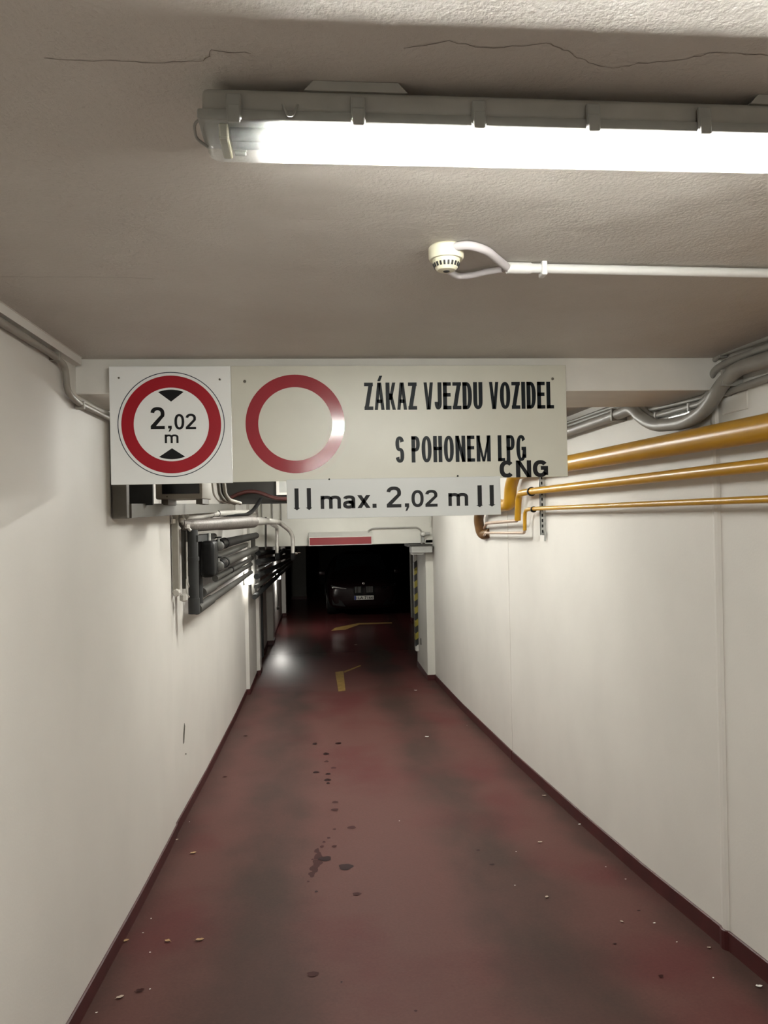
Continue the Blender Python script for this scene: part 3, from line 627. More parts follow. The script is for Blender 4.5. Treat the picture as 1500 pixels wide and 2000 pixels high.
# ------------------------------------------------------------------ yellow gas pipes on the right wall
r = empty('gas_pipe', (1.86, 3, 2.0), 'thick ochre gas pipe, uppermost of three on the right wall', 'pipe')
b = B(); b.tube([(1.865, -5.8, 2.055), (1.860, 2.981, 2.059), (1.860, 6.923, 2.087), (1.860, 7.099, 1.971), (1.860, 7.132, 1.802), (1.860, 7.887, 1.786)], 0.059, 24, 0.14, n=8); b.build('tube', 'gas', r, True)
b = B(); b.tube([(1.860, 7.553, 1.808), (1.860, 8.432, 1.757), (1.860, 8.549, 1.648), (1.900, 8.588, 1.467), (1.97, 8.4, 1.50)], 0.056, 20, 0.12, n=8); b.build('elbow', 'brown', r, True)
r = empty('gas_pipe', (1.86, 3, 1.87), 'medium ochre gas pipe, the middle of three on the right wall', 'pipe')
b = B(); b.tube([(1.865, -5.8, 1.912), (1.860, 2.986, 1.908), (1.860, 6.452, 1.903), (1.860, 6.815, 1.895), (1.860, 6.870, 1.654)], 0.029, 18, 0.09, n=8); b.build('tube', 'gas', r, True)
b = B(); b.tube([(1.860, 6.849, 1.691), (1.860, 6.888, 1.649), (1.860, 8.141, 1.612), (1.940, 8.628, 1.535)], 0.016, 14, 0.05); b.build('copper_tail', 'copper', r, True)
c = (1.860, 6.406, 1.901); b = B(); b.tube([(c[0], c[1] - 0.012, c[2]), (c[0], c[1] + 0.012, c[2])], 0.039, 18); b.build('pipe_clamp', 'black', r, True)
b = B(); b.tube([(c[0], c[1], c[2]), (1.95, c[1], c[2])], 0.006, 8); b.build('clamp_stud', 'steel', r)
r = empty('gas_pipe', (1.86, 3, 1.73), 'thin ochre gas pipe, lowest of three on the right wall', 'pipe')
b = B(); b.tube([(1.865, -5.8, 1.766), (1.860, 2.992, 1.766), (1.860, 6.463, 1.753), (1.860, 6.625, 1.741), (1.860, 6.638, 1.565)], 0.0165, 16, 0.07, n=8); b.build('tube', 'gas', r, True)
b = B(); b.tube([(1.860, 6.635, 1.601), (1.860, 6.657, 1.542), (1.860, 8.200, 1.506), (1.940, 8.663, 1.440)], 0.0135, 14, 0.05); b.build('copper_tail', 'copper', r, True)
c = (1.860, 6.356, 1.748); b = B(); b.tube([(c[0], c[1] - 0.010, c[2]), (c[0], c[1] + 0.010, c[2])], 0.026, 16); b.build('pipe_clamp', 'black', r, True)
b = B(); b.tube([(c[0], c[1], c[2]), (1.95, c[1], c[2])], 0.006, 8); b.build('clamp_stud', 'steel', r)
# slotted steel channel carrying the clamps
zb = (1.920, 6.335, 1.530)[2]
r = empty('strut_channel', (1.93, 6.4, zb), 'galvanised slotted steel channel holding the gas pipe clamps', 'bracket')
b = B(); b.box((1.930, 6.30, zb), (1.949, 6.34, 2.16)); b.box((1.907, 6.30, zb), (1.93, 6.304, 2.16)); b.box((1.907, 6.336, zb), (1.93, 6.34, 2.16)); b.build('channel', 'steel', r)
for k in range(9):
    z = zb + 0.04 + k * 0.062; b = B(); b.box((1.9285, 6.314, z), (1.9302, 6.326, z + 0.03)); b.build('slot', 'black', r)
for k in range(12):
    z = zb + 0.02 + k * 0.045; b = B(); b.box((1.912, 6.2992, z), (1.925, 6.3002, z + 0.025)); b.build('slot', 'black', r)
b = B(); b.tube([(1.935, 6.28, zb + 0.03), (1.93, 6.28, zb - 0.05)], 0.008, 8); b.build('bolt', 'steel', r)

# ------------------------------------------------------------------ left side behind the signs: bracket, unit, pipes
r = empty('wall_bracket', (-0.98, 4.05, 1.745), 'beige steel bracket with long rail on the left wall behind the height sign', 'bracket')
b = B(); b.box((-1.03, 4.07, 1.742), (-0.955, 4.13, 2.295), 0.004); b.build('post', 'bracket', r)
b = B(); b.bar((-0.975, 4.13, 1.782), (-0.83, 8.1, 1.835), 0.06, 0.075); b.build('rail', 'bracket', r)
b = B(); b.bar((-1.05, 8.05, 1.835), (-0.80, 8.05, 1.835), 0.05, 0.06); b.build('cross_arm', 'bracket', r)
b = B(); b.box((-1.045, 4.42, 1.815), (-0.895, 4.45, 2.293)); b.build('shade_sheet', 'darkpipe', r)  # dark sheet put in for the shaded gap behind the post

r = empty('wall_unit', (-0.82, 4.95, 1.85), 'beige enamel box unit with black window standing on the wall bracket', 'appliance')
b = B(); b.box((-0.955, 4.80, 1.855), (-0.672, 5.22, 2.19), 0.010); b.build('body', 'unit', r, True)
b = B(); b.box((-0.915, 4.796, 1.887), (-0.690, 4.802, 2.13), 0.002); b.build('window', 'blackglass', r)
b = B(); b.lathe([(0.005, 0), (0.005, -0.003)], (-0.885, 4.80, 1.871), 12, 'Y'); b.build('knob', 'screw', r)
for x in (-0.93, -0.72):
    b = B(); b.box((x, 4.85, 1.822), (x + 0.04, 5.15, 1.857), 0.003); b.build('foot', 'bracket', r)
b = B(); b.box((-0.9555, 5.0, 1.822), (-0.9, 5.2, 1.84)); b.build('foot', 'bracket', r)

for i, (x, lab) in enumerate([(417, 'white upright hose beside the beige wall unit, nearest its corner'), (427, 'tan upright hose behind the white hose beside the wall unit'), (437, 'pale ribbed upright hose, outermost of three beside the wall unit')]):
    p = (-0.659, 5.500, 1.876); xx = p[0] + (x - 427) * 5.5 / 1500
    b = B(); b.tube([(xx - 0.01, 5.5 + i * 0.03, 2.30), (xx - 0.006, 5.5 + i * 0.03, 2.0), (xx + 0.004, 5.5 + i * 0.03, 1.90), (xx + 0.03, 5.52 + i * 0.03, 1.86), (xx + 0.09, 5.7 + i * 0.03, 1.838)], 0.013 if i else 0.009, 10, 0.08)
    tag(b.build('upright_hose', ('tape', 'bracket', 'unit')[i], None, True), lab, 'hose')

# black duct painting in a shaded beam, white angle for its lit edge, dark hose
a = (-1.004, 9.000, 1.891); c = (0.185, 9.000, 2.370)
r = empty('shaded_soffit', (0, 9.3, a[2]), 'black box standing in for a shaded duct crossing below the ceiling behind the strip sign', 'soffit')
b = B(); b.box((a[0], 9.0, a[2]), (c[0], 9.7, 2.40), 0.004); b.build('body', 'soffit', r)
b = B(); b.box((a[0] - 0.01, 8.985, a[2] - 0.006), (c[0] + 0.01, 9.0, a[2] + 0.05)); b.build('flange', 'soffit', r)
b = B()
for x in (a[0] + 0.1, c[0] - 0.1): b.tube([(x, 9.35, 2.39), (x, 9.35, 2.45)], 0.008, 8)
b.build('hanger_rod', 'steel', r)
p = (-0.415, 8.970, 1.980); q = (-0.285, 8.970, 2.007); t = (-0.381, 8.970, 2.198)
r = empty('lit_edge_angle', p, 'pale plate with white L painted as the lit edge of the duct left of the strip sign', 'plate')  # pale pieces put in the lit edge of the beam as colour
b = B(); b.box((t[0], 8.965, q[2]), (q[0] + 0.3, 8.986, t[2])); b.build('plate', 'motor', r)
b = B(); b.prism([(p[0], p[2]), (q[0] + 0.3, p[2]), (q[0] + 0.3, q[2]), (t[0], q[2]), (t[0], t[2]), (p[0], t[2])], lambda u, v: (u, 8.955, v), (0, 0.03, 0)); b.build('edge', 'wall', r)
b = B(); b.tube([(-0.934, 8.900, 1.958), (-0.864, 8.900, 1.992), (-0.759, 8.900, 2.025), (-0.643, 8.900, 2.023), (-0.540, 8.900, 1.986), (-0.441, 8.900, 1.943), (-0.296, 8.900, 1.928), (-0.061, 8.900, 1.953)], 0.022, 10, 0.1); tag(b.build('drooping_hose', 'hose', None, True), 'dark red hose drooping across the front of the black duct', 'hose')
b = B(); b.tube([(-0.574, 8.700, 1.930), (-0.608, 8.600, 1.871), (-0.650, 8.400, 1.792), (-0.683, 8.200, 1.765), (-0.752, 7.600, 1.760), (-0.806, 7.200, 1.757)], 0.022, 10, 0.1); tag(b.build('bent_cable', 'black', None, True), 'thick black cable bending down from the duct to the taped pipe', 'cable')

# foil wrapped pipe with its drops
r = empty('foil_pipe', (-0.808, 6.800, 1.605), 'foil wrapped insulated pipe with two bright drops in front of the header', 'pipe')
b = B(); b.tube([(-1.009, 5.980, 1.691), (-0.944, 6.100, 1.680), (-0.806, 6.800, 1.681), (-0.585, 7.600, 1.687)], lambda t: 0.044 + 0.016 * t, 18, 0.1); b.build('wrapped_section', 'foil_dull', r, True)
b = B(); b.tube([(-0.601, 7.550, 1.693), (-0.563, 8.900, 1.681), (-0.532, 12.000, 1.647), (-0.318, 12.120, 1.465), (-0.325, 12.120, 1.136)], lambda t: 0.044 - 0.014 * t, 16, 0.12); b.build('bright_section', 'foil', r, True)
b = B(); b.tube([(-0.589, 11.000, 1.628), (-0.562, 12.100, 1.559), (-0.571, 12.100, 1.144)], 0.029, 14, 0.12); b.build('drop', 'foil', r, True)
b = B(); b.tube([(-0.748, 12.350, 1.722), (-0.758, 12.350, 1.217)], 0.016, 10); tag(b.build('thin_drop', 'greypipe', None, True), 'thin grey vertical pipe left of the bright foil drops', 'pipe')
r = empty('taped_pipe', (-0.874, 7.000, 1.749), 'white taped pipe under the rail, just above the foil pipe', 'pipe')
b = B(); b.tube([(-0.973, 6.000, 1.752), (-0.929, 6.300, 1.743), (-0.915, 6.800, 1.763), (-0.828, 7.000, 1.771), (-0.713, 8.000, 1.781), (-0.692, 9.500, 1.792)], 0.028, 12, 0.15); b.build('tube', 'tape', r, True)
for q in ((-0.892, 6.860, 1.765), (-0.851, 6.960, 1.770)):
    b = B(); b.tube([(q[0] - 0.006, q[1] - 0.01, q[2]), (q[0] + 0.006, q[1] + 0.01, q[2])], 0.031, 12); b.build('tape_band', 'black', r, True)

# first rack of dark insulated pipes along the left wall
def pipe(label, pts, rad, m='darkpipe', fil=0.06, sleeves=(), name='insulated_pipe', sm='black'):
    r = empty(name, pts[0], label, 'pipe')
    b = B(); b.tube(pts, rad, 16, fil); b.build('tube', m, r, True)
    for (p, q, k) in sleeves:
        b = B(); b.tube([p, q], rad * k, 16); b.build('sleeve', sm, r, True)
    return r
def lerp(p, q, t): return tuple(p[i] + (q[i] - p[i]) * t for i in range(3))
A_ = (-0.930, 6.057, 1.644); B_ = (-0.930, 5.998, 1.006)
pipe('dark vertical drain pipe with round capped end, nearest of the left wall pipes', [A_, (A_[0], A_[1], B_[2])], 0.040, sleeves=[((A_[0], A_[1], B_[2] + 0.11), (A_[0], A_[1], B_[2] - 0.01), 1.12), ((A_[0], A_[1], B_[2] + 0.40), (A_[0], A_[1], B_[2] + 0.43), 1.15)], sm='darkpipe')
A_ = (-0.930, 6.369, 1.576); B_ = (-0.930, 6.295, 1.042)
pipe('thinner dark vertical pipe just behind the capped drain pipe', [lerp((-0.900, 7.106, 1.567), A_, 0), A_, (A_[0], A_[1], B_[2])], 0.027, fil=0.05)
A_ = (-0.860, 7.142, 1.490); B_ = (-0.860, 11.707, 1.449)
pipe('thick dark insulated pipe, topmost of the left wall rack', [A_, B_], 0.047, sleeves=[(A_, lerp(A_, B_, 0.06), 1.06), (lerp(A_, B_, 0.08), lerp(A_, B_, 0.10), 1.14)])
A_ = (-0.860, 7.111, 1.305); B_ = (-0.860, 11.652, 1.250)
pipe('thick dark insulated pipe, second from the top of the left wall rack', [A_, B_], 0.045, 'greypipe', sleeves=[(A_, lerp(A_, B_, 0.06), 1.06), (lerp(A_, B_, 0.08), lerp(A_, B_, 0.10), 1.14)])
pipe('light grey pipe lying between the two thick rack pipes', [(-0.990, 7.742, 1.334), (-0.990, 11.416, 1.324)], 0.040, 'lightpipe')
A_ = (-0.950, 7.512, 1.149); B_ = (-0.950, 12.185, 1.085)
pipe('thin grey pipe below the two thick rack pipes', [A_, B_], 0.030, 'greypipe', sleeves=[(lerp(A_, B_, 0.3), lerp(A_, B_, 0.32), 1.2)])
A_ = (-0.950, 6.616, 1.101); B_ = (-0.950, 11.768, 1.015)
pipe('grey pipe with thick sleeve, second from the bottom of the rack', [A_, B_], 0.032, 'greypipe', sleeves=[(A_, lerp(A_, B_, 0.14), 1.35)], sm='greypipe')
A_ = (-0.950, 6.315, 0.999); B_ = (-0.950, 11.737, 0.893)
pipe('grey pipe at the bottom of the rack, joined to the capped drain', [A_, B_], 0.034, 'greypipe', sleeves=[(A_, lerp(A_, B_, 0.16), 1.3)], sm='greypipe')
for A_, lab in (((-0.800, 6.605, 1.492), 'dusty steel valve on the topmost rack pipe'), ((-0.800, 6.577, 1.325), 'dusty steel valve on the second rack pipe')):
    r = empty('valve', A_, lab, 'valve')
    b = B(); b.lathe([(0.02, -0.05), (0.042, -0.04), (0.042, -0.01), (0.028, 0.0), (0.042, 0.01), (0.042, 0.05), (0.02, 0.06)], A_, 16, 'Y'); b.build('body', 'valvegrey', r, True)
    b = B(); b.tube([A_, (A_[0], A_[1], A_[2] + 0.07)], 0.010, 8); b.build('stem', 'steel', r)
    b = B(); b.lathe([(0.028, 0.07), (0.028, 0.082)], A_, 12); b.build('handwheel', 'black', r)
a = (-0.913, 6.350, 1.251); c = (-0.801, 6.350, 1.548)
r = empty('expansion_tank', ((a[0] + c[0]) / 2, 6.4, a[2]), 'flat black expansion tank hung between the left wall pipes', 'tank')
b = B(); b.box((a[0], 6.30, a[2]), (c[0], 6.62, c[2]), 0.035, 4); b.build('body', 'black', r, True)
b = B(); b.box((a[0] - 0.002, 6.42, a[2] + 0.02), (c[0] + 0.002, 6.44, c[2] - 0.02)); b.build('strap', 'soffit', r)
b = B(); b.tube([((a[0] + c[0]) / 2, 6.45, c[2] - 0.01), ((a[0] + c[0]) / 2, 6.45, c[2] + 0.06)], 0.015, 10); b.build('nipple', 'steel', r)
b = B(); b.bar((-0.900, 6.029, 1.577), (-0.900, 7.069, 1.564), 0.03, 0.05); tag(b.build('pipe_support', 'darkpipe'), 'dark steel support bar above the black expansion tank', 'bracket')

# upright trunkings with wires at the corner of the left wall
a = (-1.020, 5.911, 1.707); zb = (-1.020, 5.871, 1.178)[2]
r = empty('upright_trunking', (a[0], a[1], zb), 'beige upright cable trunking with clamp at the corner of the left wall', 'trunking')
b = B(); b.box((-1.06, a[1] - 0.02, zb), (-1.012, a[1] + 0.03, a[2] + 0.1), 0.004); b.build('channel', 'conduit_l', r)
b = B(); b.lathe([(0.022, -0.03), (0.030, -0.02), (0.030, 0.02), (0.022, 0.03)], (-1.03, a[1] - 0.02, zb), 8, 'Y'); b.build('clamp', 'tape', r)
for k, (x, zz, m_, lab, rd) in enumerate([(358, 1150, 'greypipe', 'grey upright pipe between the beige trunking and the wire loops', 0.020), (367, 1130, 'conduit_l', 'pale thin upright pipe nearest the capped drain', 0.011)]):
    t = (-1.000, 6.112, 1.705); xx = t[1] + (x - 360) * 0.022; z_ = (-1.000, 6.049, 1.191)[2] + (1150 - zz) * 0.004
    b = B(); b.tube([(-1.0, xx, 1.70), (-1.0, xx, z_)], rd, 10); tag(b.build('upright_pipe', m_, None, True), lab, 'pipe')
w0 = (-0.970, 6.015, 1.253)
b = B(); b.tube([(w0[0], w0[1], w0[2] + 0.3), (w0[0], w0[1] - 0.02, w0[2]), (w0[0] + 0.02, w0[1] + 0.06, w0[2] - 0.10), (w0[0] + 0.01, w0[1] + 0.02, w0[2] - 0.13), (w0[0], w0[1] - 0.06, w0[2] - 0.08), (w0[0], w0[1] - 0.04, w0[2] + 0.02)], 0.006, 6, 0.04); tag(b.build('loose_wire', 'tape', None, True), 'loose pale wire loop hanging beside the upright pipes', 'wire')
b = B(); b.lathe([(0.012, -0.03), (0.03, -0.02), (0.03, 0.02), (0.012, 0.03)], (w0[0] - 0.02, w0[1] - 0.06, w0[2] - 0.12), 8); tag(b.build('junction_knob', 'tape', None, True), 'small pale junction knob under the loose wire loop', 'fitting')
for k, (x, y, yy) in enumerate([(340, 1018, 5.9), (352, 1016, 5.95), (362, 1028, 6.0)]):
    q = (-1.004, 5.950, 1.706); dx = (x - 352) / 1500 * 5.95; dz = (1020 - y) / 1500 * 5.95
    b = B(); b.tube([(q[0] + dx - 0.03, yy, q[2] + dz + 0.09), (q[0] + dx, yy, q[2] + dz), (q[0] + dx + 0.04, yy + 0.05, q[2] + dz - 0.06)], 0.016 - k * 0.002, 10, 0.04); b.lathe([(0.014, -0.02), (0.026, -0.015), (0.026, 0.015), (0.014, 0.02)], (q[0] + dx, yy, q[2] + dz), 10)
    tag(b.build('pipe_fitting', 'foil' if k != 1 else 'conduit_l', None, True), ['foil wrapped pipe fitting nearest the wall corner under the rail', 'beige pipe elbow between two foil fittings under the rail', 'foil wrapped fitting at the near end of the foil pipe'][k], 'fitting')

# second rack, dropping under the header into the garage
A_ = (-0.930, 12.012, 1.411); B_ = (-0.930, 11.678, 0.528)
pipe('dark upright frame pipe where the second pipe rack begins', [A_, (A_[0], A_[1], B_[2]), (-0.898, 12.300, 0.509)], 0.036, 'greypipe', 0.05)
for (p, q, rd, m_, lab) in [
    ((-0.901, 11.700, 0.525), (-0.590, 19.000, 0.519), 0.040, 'darkpipe', 'lowest dark pipe of the second rack entering the garage'),
    ((-0.875, 11.700, 0.678), (-0.551, 19.000, 0.606), 0.034, 'greypipe', 'second lowest pipe of the second rack, grey'),
    ((-0.864, 11.700, 0.832), (-0.512, 19.000, 0.680), 0.044, 'darkpipe', 'third lowest pipe of the second rack, dark'),
    ((-0.847, 11.700, 0.932), (-0.756, 16.000, 0.867), 0.018, 'steel', 'thin bright steel pipe in the second rack'),
    ((-0.837, 11.700, 1.047), (-0.485, 19.000, 0.768), 0.048, 'darkpipe', 'thick dark pipe near the top of the second rack'),
    ((-0.834, 11.700, 1.186), (-0.483, 19.000, 0.868), 0.040, 'black', 'black pipe at the top of the second rack under the header')]:
    pipe(lab, [p, q], rd, m_, 0, sleeves=[(lerp(p, q, 0.5), lerp(p, q, 0.53), 1.15)])
for (p, lab) in (((-0.571, 12.100, 1.128), 'black elbow pipe below the left bright foil drop'), ((-0.325, 12.100, 1.121), 'black elbow pipe below the right bright foil drop')):
    pipe(lab, [(p[0], p[1], p[2] + 0.03), (p[0], p[1], p[2] - 0.06), (p[0] - 0.05, p[1] + 4.0, p[2] - 0.10)], 0.036, 'black', 0.06)
p = (-0.285, 12.120, 1.143); b = B(); b.lathe([(0.012, -0.03), (0.022, -0.02), (0.022, 0.02), (0.012, 0.03)], p, 10, 'X'); b.tube([(p[0] - 0.06, p[1], p[2]), (p[0] + 0.08, p[1], p[2] + 0.01)], 0.008, 8); tag(b.build('drain_cock', 'chrome', None, True), 'small bright drain cock at the foot of the right foil drop', 'fitting')
# thin vertical conduits on the header, left of the strip sign
for k, x in enumerate((503, 511, 531, 548)):
    p = (-0.881, 12.470, 1.931); dx = (x - 503) / 1500 * 12.4
    b = B(); b.tube([(p[0] + dx, 12.47, 2.4), (p[0] + dx, 12.47, 1.66)], 0.010, 8); tag(b.build('header_conduit', 'conduit', None, True), ['leftmost', 'second from left', 'third from left', 'rightmost'][k] + ' of the thin vertical conduits on the header behind the foil pipe', 'conduit', 'thin conduits on the header')

# ------------------------------------------------------------------ bulkhead lamps on the left wall
def bulkhead(loc, label, sx, sy, sz, glow='lampglow'):
    r = empty('bulkhead_lamp', loc, label, 'wall lamp')
    x, y, z = loc
    b = B(); b.box((x, y - sy / 2, z - sz / 2), (x + 0.03, y + sy / 2, z + sz / 2), 0.01); b.build('base', 'motor', r, True)
    b = B(); b.box((x + 0.026, y - sy / 2 + 0.012, z - sz / 2 + 0.012), (x + sx, y + sy / 2 - 0.012, z + sz / 2 - 0.012), 0.03, 3); b.build('diffuser', glow, r, True)
    return r
p = (-1.020, 11.637, 0.788); bulkhead((-1.074, p[1] + 0.25, p[2]), 'glowing bulkhead lamp under the first pipe rack on the left wall', 0.13, 0.24, 0.19)
p = (-0.860, 19.389, 0.334); bulkhead((-0.915, 18.6, 0.30), 'far glowing bulkhead lamp near the garage end of the left wall', 0.11, 0.22, 0.18, 'lampglow_far')
b = B(); b.tube([(-0.88, 18.35, 0.20), (-0.86, 18.33, -0.2), (-0.87, 18.34, -0.42)], 0.012, 8, 0.05); b.lathe([(0.01, -0.05), (0.03, -0.03), (0.03, 0.02), (0.01, 0.03)], (-0.87, 18.34, -0.44), 10); tag(b.build('pull_cord', 'greypipe', None, True), 'cord with pale knob hanging below the far wall lamp', 'cord')
b = B(); b.box((-1.034, 14.75, -0.95), (-0.985, 14.87, 0.42), 0.006); b.box((-1.034, 14.86, -0.95), (-1.005, 14.99, 0.42), 0.006); tag(b.build('steel_post', 'darkpipe'), 'dark green steel upright on the left wall beyond the pilasters', 'post')

# ------------------------------------------------------------------ header fittings
a = (-0.060, 12.360, 1.257); c = (0.930, 12.360, 1.373)
r = empty('light_box', ((a[0] + c[0]) / 2, 12.4, a[2]), 'white sign box with plain red face on the header', 'sign box')
b = B(); b.prism([(12.36, a[2] - 0.012), (12.36, c[2] + 0.012), (12.5, c[2] + 0.085), (12.5, a[2] - 0.012)], lambda y, z: (a[0] - 0.014, y, z), (c[0] - a[0] + 0.028, 0, 0)); b.build('housing', 'boxwhite', r)
b = B(); b.box((a[0], 12.354, a[2]), (c[0], 12.362, c[2]), 0.002); b.build('face', 'redface', r)
b = B(); b.tube([(0.888, 12.470, 1.371), (0.890, 12.470, 1.471), (0.982, 12.470, 1.502), (1.697, 12.470, 1.502), (1.764, 12.470, 1.450), (1.768, 12.470, 1.232)], 0.013, 10, 0.08); tag(b.build('header_cable', 'conduit', None, True), 'grey conduit arching over the header from the red sign box', 'conduit')
p = (1.784, 12.440, 1.392); r = empty('header_sensor', p, 'small white round sensor on the header beside the conduit', 'sensor')
b = B(); b.lathe([(0.045, 0.05), (0.045, -0.02), (0.03, -0.05), (0.01, -0.06)], p, 16, 'Y'); b.build('body', 'boxwhite', r, True)
b = B(); b.tube([(p[0] + 0.03, p[1], p[2]), (p[0] + 0.11, p[1], p[2] + 0.005)], 0.025, 12); b.build('arm', 'motor', r, True)
b = B(); b.box((p[0] - 0.02, 12.46, p[2] - 0.14), (p[0] + 0.02, 12.5, p[2] - 0.03), 0.004); b.build('bracket', 'motor', r)
a = (1.516, 12.300, 1.096); c = (1.927, 12.300, 1.210)
r = empty('door_motor_box', ((a[0] + c[0]) / 2, 12.3, a[2]), 'grey door motor box under the right end of the header', 'motor box')
b = B(); b.box((a[0] + 0.05, 12.26, a[2]), (c[0] - 0.02, 12.5, c[2]), 0.006); b.build('body', 'motor', r)
b = B(); b.box((a[0] + 0.02, 12.24, c[2] - 0.005), (c[0] - 0.02, 12.5, c[2] + 0.022), 0.003); b.build('lid', 'soffit', r)
b = B(); b.box((a[0] + 0.06, 12.30, a[2] - 0.03), (c[0] - 0.16, 12.46, a[2] + 0.001)); b.build('bracket', 'motor', r)
b = B(); b.tube([(1.997, 12.440, 1.873), (1.993, 12.440, 1.312), (1.974, 12.440, 1.195), (1.896, 12.440, 1.113)], 0.016, 10, 0.07); tag(b.build('corner_conduit', 'conduit', None, True), 'grey conduit in the corner running down to the door motor box', 'conduit')
b = B(); b.tube([(1.932, 12.460, 1.875), (1.924, 12.460, 1.497)], 0.012, 10); tag(b.build('corner_conduit', 'tape', None, True), 'pale thin conduit beside the corner conduit on the header', 'conduit')
# door guide with black and yellow hazard stripes at the opening edge
r = empty('hazard_guide', (1.80, 13.6, -1.03), 'upright door guide with black and yellow hazard stripes', 'door guide')
b = B(); b.box((1.775, 13.55, -0.72), (1.825, 13.72, 1.243), 0.004); b.build('guide_rail', 'boxwhite', r)
z = 0.86; k = 0
while z > -0.62:
    h = 0.115; b = B(); b.prism([(0, 0), (0.054, 0.040), (0.054, 0.040 - h), (0, -h)], lambda u, v: (1.772 + u, 13.546, z + v), (0, 0.178, 0)); b.build('stripe', 'hazk' if k % 2 == 0 else 'hazy', r); z -= h; k += 1
b = B(); b.box((1.817, 13.2, -0.55), (1.826, 13.26, -0.44), 0.002); b.build('switch', 'soffit', PIL)
b = B(); b.box((1.60, 12.86, 1.16), (1.80, 13.5, 1.30), 0.006); tag(b.build('shutter_roller', 'soffit'), 'dark shutter roller end under the header at the hazard guide', 'shutter')

# ------------------------------------------------------------------ garage: pillars and car
def pillar(x0, x1, y0, y1, lab, m='pillar'):
    r = empty('garage_pillar', ((x0 + x1) / 2, y0, -1.03), lab, 'pillar')
    b = B(); b.box((x0, y0, -1.03), (x1, y1, 1.30), 0.01); b.build('shaft', m, r)
    b = B(); b.box((x0 - 0.008, y0 - 0.008, -1.029), (x1 + 0.008, y1 + 0.008, -0.93)); b.build('painted_foot', 'base', r)
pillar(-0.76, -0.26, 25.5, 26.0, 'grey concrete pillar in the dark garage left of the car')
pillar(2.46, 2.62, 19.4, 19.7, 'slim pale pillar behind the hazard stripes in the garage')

CX, CY, CZ = 1.32, 20.6, -1.03
r = empty('parked_car', (CX, CY, CZ), 'dark car parked facing the ramp in the unlit garage', 'car')
ST = [(0.00, [(0, .24), (.62, .24), (.80, .34), (.84, .58), (.80, .78), (.52, .86), (0, .88)]),
      (0.16, [(0, .20), (.82, .20), (.92, .35), (.95, .64), (.91, .86), (.66, .95), (0, .97)]),
      (0.70, [(0, .20), (.88, .20), (.96, .36), (.98, .70), (.94, .94), (.76, 1.03), (0, 1.06)]),
      (1.45, [(0, .20), (.90, .20), (.97, .36), (.98, .72), (.95, 1.00), (.80, 1.10), (0, 1.14)]),
      (2.25, [(0, .20), (.92, .20), (.98, .36), (.98, .75), (.95, 1.04), (.66, 1.61), (0, 1.67)]),
      (3.80, [(0, .20), (.92, .20), (.98, .36), (.98, .75), (.95, 1.05), (.64, 1.60), (0, 1.66)]),
      (4.55, [(0, .25), (.90, .25), (.96, .40), (.97, .75), (.94, 1.05), (.60, 1.46), (0, 1.52)]),
      (4.95, [(0, .32), (.78, .32), (.88, .46), (.92, .75), (.88, 1.0), (.60, 1.10), (0, 1.13)])]
b = B(); rings = []
for dy, half in ST:
    loop = [(x, z) for x, z in half] + [(-x, z) for x, z in half[::-1] if x > 0]
    loop = [q for i, q in enumerate(loop)]
    rings.append([b.bm.verts.new((CX + x, CY + dy, CZ + z)) for x, z in loop])
n = len(rings[0])
for p, q in zip(rings, rings[1:]):
    for k in range(n): b.bm.faces.new((p[k], p[(k + 1) % n], q[(k + 1) % n], q[k]))
b.bm.faces.new(rings[0][::-1]); b.bm.faces.new(rings[-1])
body = b.build('body', 'carpaint', r, True, angle=1.2)
md = body.modifiers.new('sub', 'SUBSURF'); md.levels = 2; md.render_levels = 2
b = B(); b.prism([(-.74, 1.13), (.74, 1.13), (.62, 1.56), (-.62, 1.56)], lambda x, z: (CX + x, CY + 1.46 + (z - 1.13) * 1.55, CZ + z + 0.03), (0, 0.03, 0)); b.build('windscreen', 'carglass', r)
